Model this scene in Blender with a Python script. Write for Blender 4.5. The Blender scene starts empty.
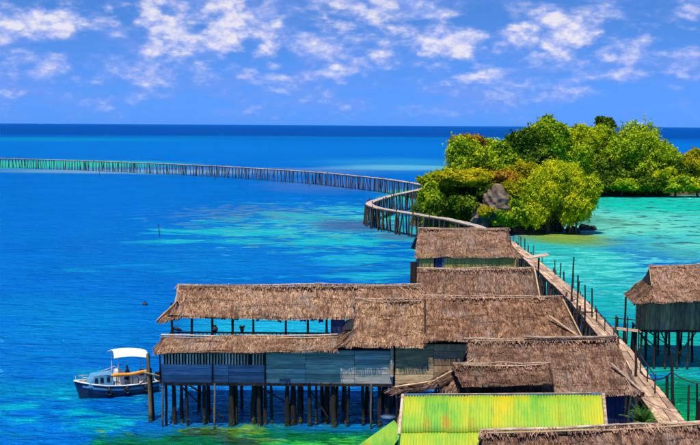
import bpy, math, random
import numpy as np
from mathutils import Vector, Matrix
random.seed(7); rng = np.random.default_rng(7)
S = bpy.context.scene
C = S.collection
# ------------------------------------------------------------------ camera
FPX, H, PITCH, ROLL = 1000.0, 17.0, math.atan(97.5/1000), math.radians(0.34)
Fv = Vector((0, math.cos(PITCH), -math.sin(PITCH)))
U0 = Vector((0, math.sin(PITCH), math.cos(PITCH))); R0 = Vector((1, 0, 0))
Rv = R0*math.cos(ROLL)+U0*math.sin(ROLL); Uv = U0*math.cos(ROLL)-R0*math.sin(ROLL)
EYE = Vector((0, 0, H))
cam = bpy.data.cameras.new('camera'); co = bpy.data.objects.new('camera', cam); C.objects.link(co)
m = Matrix((Rv, Uv, -Fv)).transposed().to_4x4(); m.translation = EYE
co.matrix_world = m
cam.sensor_width = 36; cam.lens = 36/0.7; cam.clip_start = 0.5; cam.clip_end = 90000
S.camera = co
def ray(u, v): return Fv*FPX+Rv*(u-350)-Uv*(v-222.5)
def P(u, v, z):                       # pixel -> point on the level plane z
    r = ray(u, v); return EYE+r*((z-H)/r.z)
def at(u, v, Y):                      # pixel -> point at distance Y
    r = ray(u, v); return EYE+r*(Y/r.y)
# ------------------------------------------------------------------ light
SUN_EL, SUN_AZ = 69, 202              # azimuth from +Y clockwise: behind the camera, a little to the left
sd = Vector((math.sin(math.radians(SUN_AZ))*math.cos(math.radians(SUN_EL)), math.cos(math.radians(SUN_AZ))*math.cos(math.radians(SUN_EL)), math.sin(math.radians(SUN_EL))))
sl = bpy.data.lights.new('sun', 'SUN'); sl.energy = 4.8; sl.angle = math.radians(0.5); sl.color = (1, .93, .82)
so = bpy.data.objects.new('sun', sl); C.objects.link(so); so.rotation_euler = (-sd).to_track_quat('-Z', 'Y').to_euler(); so.location = (0, 0, 80)
S.view_settings.view_transform = 'Standard'; S.view_settings.look = 'None'; S.view_settings.exposure = 0.25; S.view_settings.gamma = 1
S.view_settings.use_curve_mapping = False

def lin(r, g, b):
    f = lambda c: (c/255/12.92) if c/255 <= .04045 else ((c/255+.055)/1.055)**2.4
    return (f(r), f(g), f(b), 1)
class NT:                              # small node-tree helper
    def __init__(s, t): s.t = t; t.nodes.clear()
    def n(s, typ, **k):
        nd = s.t.nodes.new(typ)
        for a, b in k.items(): setattr(nd, a, b)
        return nd
    def l(s, a, b): s.t.links.new(a, b)
    def val(s, sock, v):
        if isinstance(v, bpy.types.NodeSocket): s.l(v, sock)
        else: sock.default_value = v
    def math(s, op, a, b=0.0, c=None, clamp=False):
        nd = s.n('ShaderNodeMath', operation=op, use_clamp=clamp); s.val(nd.inputs[0], a); s.val(nd.inputs[1], b)
        if c is not None: s.val(nd.inputs[2], c)
        return nd.outputs[0]
    def vmath(s, op, a, b=(0, 0, 0)):
        nd = s.n('ShaderNodeVectorMath', operation=op); s.val(nd.inputs[0], a); s.val(nd.inputs[1], b)
        return nd.outputs['Value'] if op in ('DOT_PRODUCT', 'LENGTH', 'DISTANCE') else nd.outputs[0]
    def mix(s, f, a, b, mode='MIX'):
        nd = s.n('ShaderNodeMix', data_type='RGBA', blend_type=mode); s.val(nd.inputs[0], f); s.val(nd.inputs[6], a); s.val(nd.inputs[7], b)
        return nd.outputs[2]
    def noise(s, vec, scale, detail=4, rough=.55, dist=0.0):
        nd = s.n('ShaderNodeTexNoise'); s.l(vec, nd.inputs['Vector']); nd.inputs['Scale'].default_value = scale
        nd.inputs['Detail'].default_value = detail; nd.inputs['Roughness'].default_value = rough; nd.inputs['Distortion'].default_value = dist
        return nd.outputs['Fac']
    def step(s, x, a, b):
        nd = s.n('ShaderNodeMapRange', interpolation_type='SMOOTHSTEP'); s.val(nd.inputs[0], x)
        s.val(nd.inputs[1], a); s.val(nd.inputs[2], b); return nd.outputs[0]
    def ramp(s, f, stops):
        nd = s.n('ShaderNodeValToRGB'); e = nd.color_ramp.elements
        while len(e) < len(stops): e.new(.5)
        for el, (p, c) in zip(e, stops): el.position = p; el.color = c
        s.l(f, nd.inputs[0]); return nd.outputs[0]
# ------------------------------------------------------------------ sky
W = bpy.data.worlds.new('World'); S.world = W; W.use_nodes = True; W.cycles.sampling_method = 'MANUAL'; W.cycles.sample_map_resolution = 512
t = NT(W.node_tree)
sky = t.n('ShaderNodeTexSky', sky_type='NISHITA', sun_disc=False, sun_elevation=math.radians(SUN_EL), sun_rotation=math.radians(SUN_AZ), altitude=0, air_density=1.0, dust_density=0.15, ozone_density=5.0)
bw = t.n('ShaderNodeRGBToBW'); t.l(sky.outputs[0], bw.inputs[0])
lum = t.math('MULTIPLY', t.math('POWER', bw.outputs[0], .85), .535)
lumc = t.n('ShaderNodeCombineXYZ'); [t.l(lum, lumc.inputs[i]) for i in range(3)]
blue = t.mix(1.0, lumc.outputs[0], (.34, 1.08, 3.1, 1), 'MULTIPLY')      # polarised, saturated tropical blue
tc = t.n('ShaderNodeTexCoord'); d = tc.outputs['Generated']
nrm = t.vmath('NORMALIZE', d)
st = t.vmath('MULTIPLY', nrm, (1, 1, 1.7))
n1a = t.noise(st, 27, 9, .56, .0)
def billow(vec):
    f = lambda q: t.math('ABSOLUTE', t.math('SUBTRACT', q, .5))
    return t.math('ADD', t.math('MULTIPLY', f(t.noise(vec, 20, 1, .5)), 1.5), t.math('MULTIPLY', f(t.noise(vec, 55, 2, .5)), .9))
b0, b1 = billow(st), billow(t.vmath('ADD', st, (0, 0, .010)))
n1 = t.math('ADD', t.math('MULTIPLY', n1a, .82), t.math('MULTIPLY', b0, .30))
relief = t.math('SUBTRACT', b0, b1); n2 = t.noise(t.vmath('MULTIPLY', nrm, (1, 1, 3.2)), 11, 7, .6, .3); n3 = t.noise(st, 100, 6, .6)
base = t.math('ADD', t.math('MULTIPLY', t.math('SUBTRACT', n1, .5), 1.5), t.math('MULTIPLY', t.math('SUBTRACT', n2, .5), .9))
puffs = [(48, 20, 26, 10, .30), (18, 26, 11, 7, .2), (135, 6, 20, 14, .28), (180, 36, 18, 15, .30), (226, 26, 17, 22, .30), (268, 52, 14, 16, .26), (343, 14, 20, 16, .26), (330, 28, 18, 12, .2), (375, 30, 16, 14, .28), (412, 30, 14, 10, .22), (452, 40, 22, 15, .32), (565, 34, 28, 17, .30), (545, 18, 24, 12, .18),
         (645, 36, 14, 15, .26), (688, 30, 14, 14, .2), (480, 68, 14, 9, .2), (205, 62, 22, 7, .16), (120, 85, 30, 10, .1), (350, 68, 22, 8, .16), (563, 66, 12, 6, .18), (230, 5, 30, 10, .15), (410, 60, 40, 12, .12), (600, 78, 50, 12, .12), (65, 60, 40, 12, .08)]
bump = None
for (u, v, du, dv, a) in puffs:
    dr = ray(u, v).normalized()
    df = t.vmath('MULTIPLY', t.vmath('SUBTRACT', nrm, dr), (560/du, 560/du, 560/dv))
    e = t.math('MULTIPLY', t.math('SUBTRACT', 1.0, t.math('MULTIPLY', t.vmath('DOT_PRODUCT', df, df), .45), clamp=True), a)
    bump = e if bump is None else t.math('MAXIMUM', bump, e)
dens = t.math('ADD', base, t.math('MULTIPLY', bump, 1.9))
mask = t.step(dens, .18, .56)
veil = t.math('MULTIPLY', t.step(t.math('ADD', n2, t.math('MULTIPLY', t.math('SUBTRACT', n1, .5), .6)), .34, .66), .76)
el_ = t.n('ShaderNodeSeparateXYZ'); t.l(nrm, el_.inputs[0])
fade = t.step(el_.outputs[2], -.004, .030)
mask = t.math('MULTIPLY', t.math('MAXIMUM', t.math('MULTIPLY', mask, .82), veil), fade)
cl = t.ramp(t.math('ADD', t.math('ADD', dens, t.math('MULTIPLY', relief, .9)), t.math('MULTIPLY', t.math('SUBTRACT', n3, .5), .8)), [(-.0, (1.75, 2.9, 7.4, 1)), (.20, (2.7, 3.7, 7.7, 1)), (.42, (4.6, 5.0, 7.8, 1)), (.72, (8.0, 7.5, 7.7, 1))])
skyc = t.mix(mask, blue, cl)
bg = t.n('ShaderNodeBackground'); t.l(skyc, bg.inputs[0]); bg.inputs[1].default_value = .1
wo = t.n('ShaderNodeOutputWorld'); t.l(bg.outputs[0], wo.inputs[0])
# ------------------------------------------------------------------ materials
def newmat(name):
    mt = bpy.data.materials.new(name); mt.use_nodes = True; n = NT(mt.node_tree)
    b = n.n('ShaderNodeBsdfPrincipled'); o = n.n('ShaderNodeOutputMaterial'); n.l(b.outputs[0], o.inputs[0])
    return mt, n, b
TIDAL = ('dark_stilt_wood', 'pale_stilt_wood', 'bridge_post_wood')
def rough_mat(name, c1, c2, scale=(3, 3, 3), rough=.85, bump=.4, vary=.35, island=0.0, stain=None, spec=.3):
    """weathered material: streaky noise between two colours, per-object tint, relief"""
    mt, n, b = newmat(name)
    g = n.n('ShaderNodeNewGeometry'); oi = n.n('ShaderNodeObjectInfo')
    ps = n.vmath('MULTIPLY', g.outputs['Position'], scale)
    off = n.vmath('ADD', ps, n.vmath('MULTIPLY', oi.outputs['Location'], (3.1, 1.7, 2.3)))
    f = n.noise(off, 1.0, 6, .65, .2)
    c = n.mix(n.step(f, .3, .72), c1, c2)
    if stain:
        c = n.mix(n.math('MULTIPLY', n.step(n.noise(g.outputs['Position'], .9, 4, .6), .5, .72), .8), c, stain)
    if name in TIDAL:                  # weed and barnacles up to the high-water mark
        sz = n.n('ShaderNodeSeparateXYZ'); n.l(g.outputs['Position'], sz.inputs[0]); tm = n.step(n.math('ADD', sz.outputs[2], n.math('MULTIPLY', n.noise(g.outputs['Position'], 2.5, 4, .6), .7)), 1.0, .65)
        c = n.mix(tm, c, n.mix(n.step(n.noise(g.outputs['Position'], 9, 3, .6), .5, .68), (.018, .024, .008, 1), (.16, .15, .11, 1)))
    r = oi.outputs['Random']
    if island: r = n.math('ADD', n.math('MULTIPLY', r, 1-island), n.math('MULTIPLY', g.outputs['Random Per Island'], island))
    k = n.math('ADD', n.math('MULTIPLY', r, 2*vary), 1-vary)
    cc = n.n('ShaderNodeCombineXYZ'); [n.l(k, cc.inputs[i]) for i in range(3)]
    c = n.mix(1.0, c, cc.outputs[0], 'MULTIPLY')
    n.l(c, b.inputs['Base Color']); b.inputs['Roughness'].default_value = rough; b.inputs['Specular IOR Level'].default_value = spec
    bp = n.n('ShaderNodeBump'); bp.inputs['Strength'].default_value = bump; bp.inputs['Distance'].default_value = .03
    n.l(n.noise(off, 3.0, 5, .6), bp.inputs['Height']); n.l(bp.outputs[0], b.inputs['Normal'])
    return mt
def thatch_mat(name, dark, mid, pale, weather):
    mt, n, b = newmat(name)
    g = n.n('ShaderNodeNewGeometry')
    r = g.outputs['Random Per Island']
    oi = n.n('ShaderNodeObjectInfo'); pos = n.vmath('ADD', g.outputs['Position'], n.vmath('MULTIPLY', oi.outputs['Random'], (37, 11, 5)))
    bl = n.noise(n.vmath('MULTIPLY', g.outputs['Position'], (4.5, 2.6, 3.2)), 1.0, 5, .75)
    f = n.math('ADD', n.math('MULTIPLY', r, .45), n.math('MULTIPLY', n.step(bl, .28, .72), .55))
    c = n.ramp(f, [(.14, dark), (.42, mid), (.72, pale), (.97, (pale[0]*1.5, pale[1]*1.46, pale[2]*1.4, 1))])
    w = n.noise(n.vmath('MULTIPLY', g.outputs['Position'], (.55, .8, 1.3)), 1.0, 6, .68)
    c = n.mix(n.math('MULTIPLY', n.step(w, .44, .66), .75), c, weather)
    gy = n.noise(n.vmath('MULTIPLY', pos, (.8, .5, .5)), 1.0, 5, .65); c = n.mix(n.math('MULTIPLY', n.step(gy, .5, .68), .45), c, (.40, .34, .30, 1))
    st_ = n.noise(n.vmath('MULTIPLY', pos, (7, .7, .9)), 1.0, 4, .6); c = n.mix(n.math('MULTIPLY', n.step(st_, .53, .68), .7), c, dark)
    kk = n.math('ADD', n.math('MULTIPLY', oi.outputs['Random'], .28), .62); kc = n.n('ShaderNodeCombineXYZ'); [n.l(kk, kc.inputs[i]) for i in range(3)]
    c = n.mix(1.0, c, kc.outputs[0], 'MULTIPLY')
    n.l(c, b.inputs['Base Color']); b.inputs['Roughness'].default_value = .9; b.inputs['Specular IOR Level'].default_value = .15
    return mt
M = {}
M['thatch'] = thatch_mat('thatch', (.055, .026, .015, 1), (.33, .175, .098, 1), (.62, .39, .24, 1), (.18, .09, .055, 1))
M['thatch_grey'] = thatch_mat('thatch_grey', (.05, .022, .014, 1), (.32, .17, .105, 1), (.60, .37, .245, 1), (.16, .08, .05, 1))
M['thatch_red'] = thatch_mat('thatch_red', (.035, .015, .010, 1), (.23, .115, .07, 1), (.48, .28, .185, 1), (.10, .05, .032, 1))
M['thatch_gold'] = thatch_mat('thatch_gold', (.055, .025, .013, 1), (.33, .175, .092, 1), (.60, .375, .22, 1), (.18, .09, .05, 1))
M['thatch_brown'] = thatch_mat('thatch_brown', (.03, .013, .008, 1), (.22, .105, .055, 1), (.48, .27, .16, 1), (.09, .042, .025, 1))
M['under'] = rough_mat('thatch_underside', (.05, .03, .02, 1), (.09, .055, .035, 1), (4, 4, 4), vary=.1)
M['pale_wood'] = rough_mat('pale_wood', (.26, .17, .11, 1), (.60, .46, .33, 1), (2.5, 6, 6), vary=.25)
M['bamboo'] = rough_mat('bamboo', (.34, .22, .11, 1), (.56, .40, .22, 1), (2, 2, 6), rough=.6, vary=.25)
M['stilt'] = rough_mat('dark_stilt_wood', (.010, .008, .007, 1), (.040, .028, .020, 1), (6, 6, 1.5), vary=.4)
M['stilt_pale'] = rough_mat('pale_stilt_wood', (.10, .07, .035, 1), (.24, .17, .09, 1), (6, 6, 1.5), vary=.4)  # paler tone of the stilt wood
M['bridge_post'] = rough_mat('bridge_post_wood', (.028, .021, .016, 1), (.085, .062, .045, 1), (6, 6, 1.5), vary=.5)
M['deck'] = rough_mat('deck_wood', (.28, .17, .10, 1), (.58, .40, .27, 1), (5, 1.2, 5), vary=.38)
M['deck_far'] = rough_mat('deck_wood_far', (.40, .30, .23, 1), (.58, .47, .38, 1), (3, 3, 3), vary=.1, island=.8)
M['blue_plank'] = rough_mat('blue_painted_plank', (.12, .15, .28, 1), (.30, .33, .46, 1), (1.2, 8, 8), vary=.35, rough=.7, stain=(.17, .22, .32, 1))
M['grey_plank'] = rough_mat('grey_blue_plank', (.24, .25, .25, 1), (.52, .50, .44, 1), (1.2, 8, 9), vary=.4, rough=.75, stain=(.26, .32, .38, 1))
M['brown_plank'] = rough_mat('brown_plank', (.32, .20, .09, 1), (.66, .45, .24, 1), (1.2, 8, 9), vary=.4, stain=(.09, .10, .12, 1))
M['dark_plank'] = rough_mat('dark_wall_plank', (.22, .12, .06, 1), (.46, .28, .15, 1), (6, 6, 1.2), vary=.45, stain=(.15, .13, .15, 1))
M['olive_plank'] = rough_mat('olive_woven_wall', (.40, .26, .05, 1), (.60, .42, .10, 1), (5, 5, 5), vary=.25)
M['slat'] = rough_mat('pale_slat', (.50, .34, .26, 1), (.85, .64, .50, 1), (5, 5, 3), vary=.5)
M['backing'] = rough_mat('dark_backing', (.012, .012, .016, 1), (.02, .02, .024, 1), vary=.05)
M['navy_wall'] = rough_mat('navy_wall', (.018, .03, .09, 1), (.04, .06, .15, 1), (4, 4, 2), vary=.2)
M['rock'] = rough_mat('limestone', (.05, .032, .025, 1), (.34, .22, .155, 1), (.9, .9, .7), bump=1.0, vary=.25, stain=(.16, .15, .03, 1))
M['dark_rock'] = rough_mat('dark_shore_rock', (.018, .016, .014, 1), (.10, .075, .06, 1), (.9, .9, .9), bump=1.0, vary=.3)  # darker rock tone for most shore boulders
M['trunk'] = rough_mat('bark', (.03, .024, .018, 1), (.11, .09, .065, 1), (4, 4, 1), vary=.3)
M['white'] = rough_mat('white_paint', (.56, .55, .50, 1), (.80, .80, .78, 1), (3, 3, 3), rough=.5, bump=.1, vary=.08, stain=(.50, .42, .32, 1))
M['canvas'] = rough_mat('white_canvas', (.76, .76, .74, 1), (.84, .84, .83, 1), (2, 2, 2), rough=.8, bump=.1, vary=.03)
M['hull'] = rough_mat('navy_hull_paint', (.006, .014, .05, 1), (.014, .035, .11, 1), (2, 2, 4), rough=.35, bump=.1, vary=.1, spec=.5, stain=(.035, .05, .06, 1))
M['cabin'] = rough_mat('light_blue_paint', (.06, .24, .44, 1), (.11, .34, .54, 1), (2, 2, 2), rough=.45, bump=.05, vary=.08, spec=.5)
M['orange'] = rough_mat('orange_tarp', (.75, .23, .015, 1), (.85, .33, .03, 1), (3, 3, 3), rough=.6, bump=.2, vary=.08)
M['glass'] = rough_mat('dark_glass', (.008, .012, .02, 1), (.012, .018, .03, 1), rough=.08, bump=0, vary=.05, spec=.6)
M['red'] = rough_mat('red_plastic', (.5, .03, .03, 1), (.6, .06, .04, 1), rough=.5, vary=.1)
M['black'] = rough_mat('black_plastic', (.012, .012, .014, 1), (.03, .03, .033, 1), rough=.5, vary=.1)
M['purple_cloth'] = rough_mat('purple_cloth', (.03, .022, .12, 1), (.07, .05, .22, 1), (6, 6, 6), vary=.4)
M['teal_cloth'] = rough_mat('teal_cloth', (.02, .10, .22, 1), (.04, .17, .30, 1), (6, 6, 6), vary=.4)
M['skin'] = rough_mat('skin', (.20, .10, .06, 1), (.26, .14, .085, 1), rough=.6, bump=.05, vary=.03)
M['net'] = rough_mat('blue_net', (.05, .12, .22, 1), (.11, .20, .30, 1), (8, 8, 8), vary=.2)
def sheet_mat():
    mt, n, b = newmat('painted_corrugated_sheet')
    g = n.n('ShaderNodeNewGeometry'); oi = n.n('ShaderNodeObjectInfo'); p = g.outputs['Position']
    f = n.math('ADD', n.math('MULTIPLY', oi.outputs['Random'], .10), n.math('MULTIPLY', n.noise(n.vmath('MULTIPLY', p, (.8, .5, .5)), 1.0, 5, .6), .62)); f = n.math('ADD', f, .17)
    c = n.ramp(f, [(.34, (.05, .36, .05, 1)), (.44, (.20, .48, .04, 1)), (.54, (.42, .54, .03, 1)), (.66, (.70, .54, .01, 1))])
    c = n.mix(n.math('MULTIPLY', n.step(n.noise(p, 6, 4, .6), .5, .75), .3), c, (.30, .5, .20, 1))
    c = n.mix(n.math('MULTIPLY', n.step(n.noise(n.vmath('MULTIPLY', p, (9, .5, .5)), 1.0, 4, .65), .46, .66), .5), c, (.56, .50, .02, 1))
    c = n.mix(n.math('MULTIPLY', n.step(n.noise(n.vmath('MULTIPLY', p, (12, .8, .8)), 1.0, 4, .65), .54, .7), .45), c, (.10, .30, .05, 1))
    r = n.step(n.noise(n.vmath('MULTIPLY', p, (2.5, .6, .6)), 1.3, 5, .6, .1), .62, .76)
    c = n.mix(n.math('MULTIPLY', r, .3), c, (.62, .30, .012, 1))
    for (u, v, du) in ((427, 428, 7), (446, 428, 9), (472, 428, 7), (560, 412, 6), (446, 418, 5)):
        k = at(u, v, 43.0); dd = n.vmath('LENGTH', n.vmath('MULTIPLY', n.vmath('SUBTRACT', p, k), (1000/43/du, 2.0, 2.0)))
        c = n.mix(n.math('MULTIPLY', n.step(n.math('ADD', dd, n.math('MULTIPLY', n.math('SUBTRACT', n.noise(p, 5, 4, .65), .5), 1.8)), 1.1, .2), .6), c, (.52, .21, .012, 1))
    c = n.mix(1.0, c, (.74, .80, .8, 1), 'MULTIPLY')
    n.l(c, b.inputs['Base Color']); b.inputs['Roughness'].default_value = .55; b.inputs['Specular IOR Level'].default_value = .3
    return mt
M['sheet'] = sheet_mat()
def leaf_mat(name, a, bcol, c, tr=.28):
    mt = bpy.data.materials.new(name); mt.use_nodes = True; n = NT(mt.node_tree)
    g = n.n('ShaderNodeNewGeometry')
    big = n.noise(g.outputs['Position'], .55, 3, .55)
    f = n.math('ADD', n.math('MULTIPLY', g.outputs['Random Per Island'], .5), n.math('MULTIPLY', n.step(big, .3, .7), .5))
    col = n.ramp(f, [(.1, a), (.5, bcol), (.9, c)])
    df = n.n('ShaderNodeBsdfDiffuse'); n.l(col, df.inputs[0])
    ts = n.n('ShaderNodeBsdfTranslucent'); n.l(n.mix(1.0, col, (1.15, 1.15, .6, 1), 'MULTIPLY'), ts.inputs[0])
    mx = n.n('ShaderNodeMixShader'); mx.inputs[0].default_value = tr; n.l(df.outputs[0], mx.inputs[1]); n.l(ts.outputs[0], mx.inputs[2])
    o = n.n('ShaderNodeOutputMaterial'); n.l(mx.outputs[0], o.inputs[0]); return mt
M['leaf_mid'] = leaf_mat('leaf_mid_green', (.05, .14, .008, 1), (.27, .42, .014, 1), (.66, .66, .02, 1))
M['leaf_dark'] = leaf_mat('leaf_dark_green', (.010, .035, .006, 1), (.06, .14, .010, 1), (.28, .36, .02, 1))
M['leaf_bright'] = leaf_mat('leaf_bright_green', (.10, .20, .006, 1), (.46, .54, .012, 1), (.80, .72, .02, 1), .4)
M['leaf_yellow'] = leaf_mat('leaf_yellow_green', (.16, .20, .006, 1), (.44, .42, .01, 1), (.70, .58, .02, 1), .4)
M['leaf_rust'] = leaf_mat('leaf_rust', (.16, .09, .012, 1), (.38, .20, .02, 1), (.60, .36, .03, 1))
M['leaf_fern'] = leaf_mat('leaf_fern', (.02, .08, .015, 1), (.06, .18, .03, 1), (.2, .3, .05, 1))
# ------------------------------------------------------------------ helpers
def tag(o, label=None, cat=None, group=None, kind=None):
    for k, v in (('label', label), ('category', cat), ('group', group), ('kind', kind)):
        if v: o[k] = v
    return o
def link(name, me, parent=None, mat=None):
    o = bpy.data.objects.new(name, me); C.objects.link(o)
    if parent: o.parent = parent
    if mat and not me.materials: me.materials.append(M[mat])
    return o
def thing(name, label, cat, loc=(0, 0, 0), group=None):
    o = bpy.data.objects.new(name, None); C.objects.link(o); o.location = loc; o.empty_display_size = .3
    ORIG[o.name] = Vector(loc); return tag(o, label, cat, group)
ORIG = {}
def world_of(parent):
    v = Vector((0, 0, 0)); p = parent
    while p is not None: v += p.location if p.type == 'EMPTY' or p.get('_off') else Vector((0, 0, 0)); p = p.parent
    return v
def rel(parent, p):                   # world point -> point in the parent's frame (parents are never turned or scaled)
    return Vector(p)-world_of(parent)
def npmesh(name, V, Fc, smooth=False):
    me = bpy.data.meshes.new(name); V = np.asarray(V, 'f4'); Fc = np.asarray(Fc, 'i4')
    k = Fc.shape[1]
    me.vertices.add(len(V)); me.vertices.foreach_set('co', V.ravel())
    me.loops.add(Fc.size); me.loops.foreach_set('vertex_index', Fc.ravel())
    me.polygons.add(len(Fc)); me.polygons.foreach_set('loop_start', np.arange(0, Fc.size, k, dtype='i4')); me.polygons.foreach_set('loop_total', np.full(len(Fc), k, 'i4'))
    if smooth: me.polygons.foreach_set('use_smooth', np.ones(len(Fc), bool))
    me.update(); me.validate(); return me
def pymesh(name, V, Fc, smooth=False):
    me = bpy.data.meshes.new(name); me.from_pydata([tuple(v) for v in V], [], Fc)
    if smooth: me.polygons.foreach_set('use_smooth', [True]*len(Fc))
    me.update(); return me
def meshobj(name, V, Fc, mat, parent=None, smooth=False):
    off = world_of(parent)
    return link(name, pymesh(name, [Vector(v)-off for v in V], Fc, smooth), parent, mat)
_box, _cyl = {}, {}
def unit_box(mat):
    if mat not in _box:
        b = .5; e = .04; V = []; 
        for z in (-b, b):
            for (x, y) in ((-b, -b+e), (-b+e, -b), (b-e, -b), (b, -b+e), (b, b-e), (b-e, b), (-b+e, b), (-b, b-e)): V.append((x, y, z))
        Fc = [tuple(range(7, -1, -1)), tuple(range(8, 16))]+[(i, (i+1) % 8, 8+(i+1) % 8, 8+i) for i in range(8)]
        _box[mat] = pymesh('board', V, Fc); _box[mat].materials.append(M[mat])
    return _box[mat]
def unit_pole(mat, var=0):
    if (mat, var) not in _cyl:
        r = random.Random(var*13+5); V, Fc = [], []; k, n = 7, 5
        for i in range(n+1):
            f = i/n; ox, oy = (r.uniform(-.22, .22), r.uniform(-.22, .22)) if 0 < i < n else (0, 0); s = (1.06-.2*f)*r.uniform(.9, 1.1)
            for j in range(k):
                a = 2*math.pi*j/k; q = s*r.uniform(.93, 1.07); V.append((math.cos(a)*q+ox, math.sin(a)*q+oy, f))
        for i in range(n):
            for j in range(k): Fc.append((i*k+j, i*k+(j+1) % k, (i+1)*k+(j+1) % k, (i+1)*k+j))
        Fc += [tuple(range(k-1, -1, -1)), tuple(range(n*k, n*k+k))]
        _cyl[mat, var] = pymesh('pole', V, Fc, True); _cyl[mat, var].materials.append(M[mat])
    return _cyl[mat, var]
def pole(name, a, b, r, mat, parent=None):
    a, b = Vector(a), Vector(b); d = b-a
    o = link(name, unit_pole(mat, random.randrange(5)), parent)
    o.location = rel(parent, a); o.rotation_mode = 'QUATERNION'; o.rotation_quaternion = d.to_track_quat('Z', 'Y'); o.scale = (r, r, d.length)
    return o
def board(name, a, b, w, th, mat, parent=None, up=(0, 0, 1)):
    """a plank from a to b, w wide (across), th thick along 'up'"""
    a, b = Vector(a), Vector(b); x = (b-a); L = x.length; x.normalize(); z = Vector(up); y = z.cross(x).normalized(); z = x.cross(y)
    o = link(name, unit_box(mat), parent); mm = Matrix((x, y, z)).transposed()
    o.location = rel(parent, (a+b)/2); o.rotation_euler = mm.to_euler(); o.scale = (L, w, th)
    return o
def tube(V, Fc, pts, rad, k=7):
    s = len(V); n = len(pts)
    for i, (p, r) in enumerate(zip(pts, rad)):
        d = (pts[min(i+1, n-1)]-pts[max(i-1, 0)]).normalized(); x = d.orthogonal().normalized(); y = d.cross(x)
        for j in range(k):
            a = 2*math.pi*j/k; V.append(p+(x*math.cos(a)+y*math.sin(a))*r)
    for i in range(n-1):
        for j in range(k): Fc.append((s+i*k+j, s+i*k+(j+1) % k, s+(i+1)*k+(j+1) % k, s+(i+1)*k+j))
    Fc.append(tuple(s+j for j in range(k-1, -1, -1))); Fc.append(tuple(s+(n-1)*k+j for j in range(k)))
# ------------------------------------------------------------------ thatch
def slope(house, A, B, Cc, D, mat='thatch', dens=1.0, name='roof_slope', row=.16, L=.34, shag=.09, wob=.10):
    """one thatched slope: A,B the upper edge, Cc,D the lower edge (B above Cc)"""
    A, B, Cc, D = [np.array(q, float) for q in (A, B, Cc, D)]
    off = np.array(world_of(house)); A, B, Cc, D = A-off, B-off, Cc-off, D-off
    nr = np.cross(Cc-A, B-D); nr = nr/np.linalg.norm(nr)
    if nr[2] < 0: nr = -nr
    ph = rng.uniform(0, 6.28, 6)
    def pt(s, q):                      # s along, q down
        s = np.asarray(s)[..., None]; q = np.asarray(q)[..., None]
        p = (A*(1-s)+B*s)*(1-q)+(D*(1-s)+Cc*s)*q
        w = np.sin(s*9+ph[0]+q*2)*.5+np.sin(s*23+ph[1])*.3+np.sin(q*6+ph[2]+s*5)*.5
        return p+nr*w*wob - nr*.10*np.sin(q*math.pi)*.6
    ns, nq = 24, 6
    ss, qq = np.meshgrid(np.linspace(0, 1, ns+1), np.linspace(0, 1, nq+1))
    top = pt(ss.ravel(), qq.ravel()); bot = top-nr*.10
    N = (ns+1)*(nq+1); idx = lambda i, j: j*(ns+1)+i
    Fc = []
    for j in range(nq):
        for i in range(ns):
            a = (idx(i, j), idx(i, j+1), idx(i+1, j+1), idx(i+1, j)); Fc.append(a); Fc.append(tuple(N+k for k in a[::-1]))
    rim = [idx(i, 0) for i in range(ns)]+[idx(ns, j) for j in range(nq)]+[idx(i, nq) for i in range(ns, 0, -1)]+[idx(0, j) for j in range(nq, 0, -1)]
    for a, b in zip(rim, rim[1:]+rim[:1]): Fc.append((a, b, N+b, N+a))
    me = pymesh(name, np.vstack([top, bot]), Fc, False); so_ = link(name, me, house, 'under')
    # the straw: overlapping courses of narrow strips
    lenS = max(np.linalg.norm(B-A), np.linalg.norm(Cc-D)); lenQ = max(np.linalg.norm(D-A), np.linalg.norm(Cc-B))
    nrow = max(3, int(lenQ/row)); V = []; 
    for k in range(nrow+1):
        q0 = k/nrow
        wdt = np.linalg.norm((B-A)*(1-q0)+(Cc-D)*q0)
        n = int(wdt*62*dens)+2
        s = rng.uniform(-.004, 1.004, n); q1 = q0+(rng.normal(0, .10, n)+.5*np.sin(s*11+ph[3]+k*.4)+.3*np.sin(s*31+ph[4]))*row/lenQ
        ln = L*rng.uniform(.55, 1.25, n)/lenQ
        qa = np.clip(q1-ln*.75, -.01, 1.0); qb = np.minimum(q1+ln*.25+(rng.uniform(0, shag, n)/lenQ if k == nrow else 0), 1+shag*1.2/lenQ)
        w = rng.uniform(.008, .022, n)*(1+.9*(rng.random(n) < .12))/max(lenS, .1)*1.0; sk = rng.normal(0, .07, n)/max(lenS, .1)*3*L
        la = rng.uniform(.0, .02, n); lb = .05*(rng.random() < .35)*(.4+.6*np.sin(s*14+k))+rng.uniform(.012, .05, n)+(rng.random(n) < .03)*rng.uniform(.03, .09, n)
        drop = np.maximum(qb-1, 0)*lenQ*.5
        wsc = lenS/max(wdt, .3)
        pa, pb = pt(s, qa), pt(s+sk, qb)
        al = (B-A)*(1-q0)+(Cc-D)*q0; al = al/max(np.linalg.norm(al), 1e-4)
        hw = (w*lenS/2)[:, None]*al
        up = np.array([0, 0, 1.0])
        V.append(np.stack([pa-hw+nr*la[:, None], pa+hw+nr*la[:, None], pb+hw*.8+nr*lb[:, None]-up*drop[:, None], pb-hw*.8+nr*lb[:, None]-up*drop[:, None]], 1))
    V = np.concatenate(V).reshape(-1, 3)
    me = npmesh('thatch', V, np.arange(len(V)).reshape(-1, 4))
    th = link('thatch', me, so_, mat); th['kind'] = 'stuff'
    return so_
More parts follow.
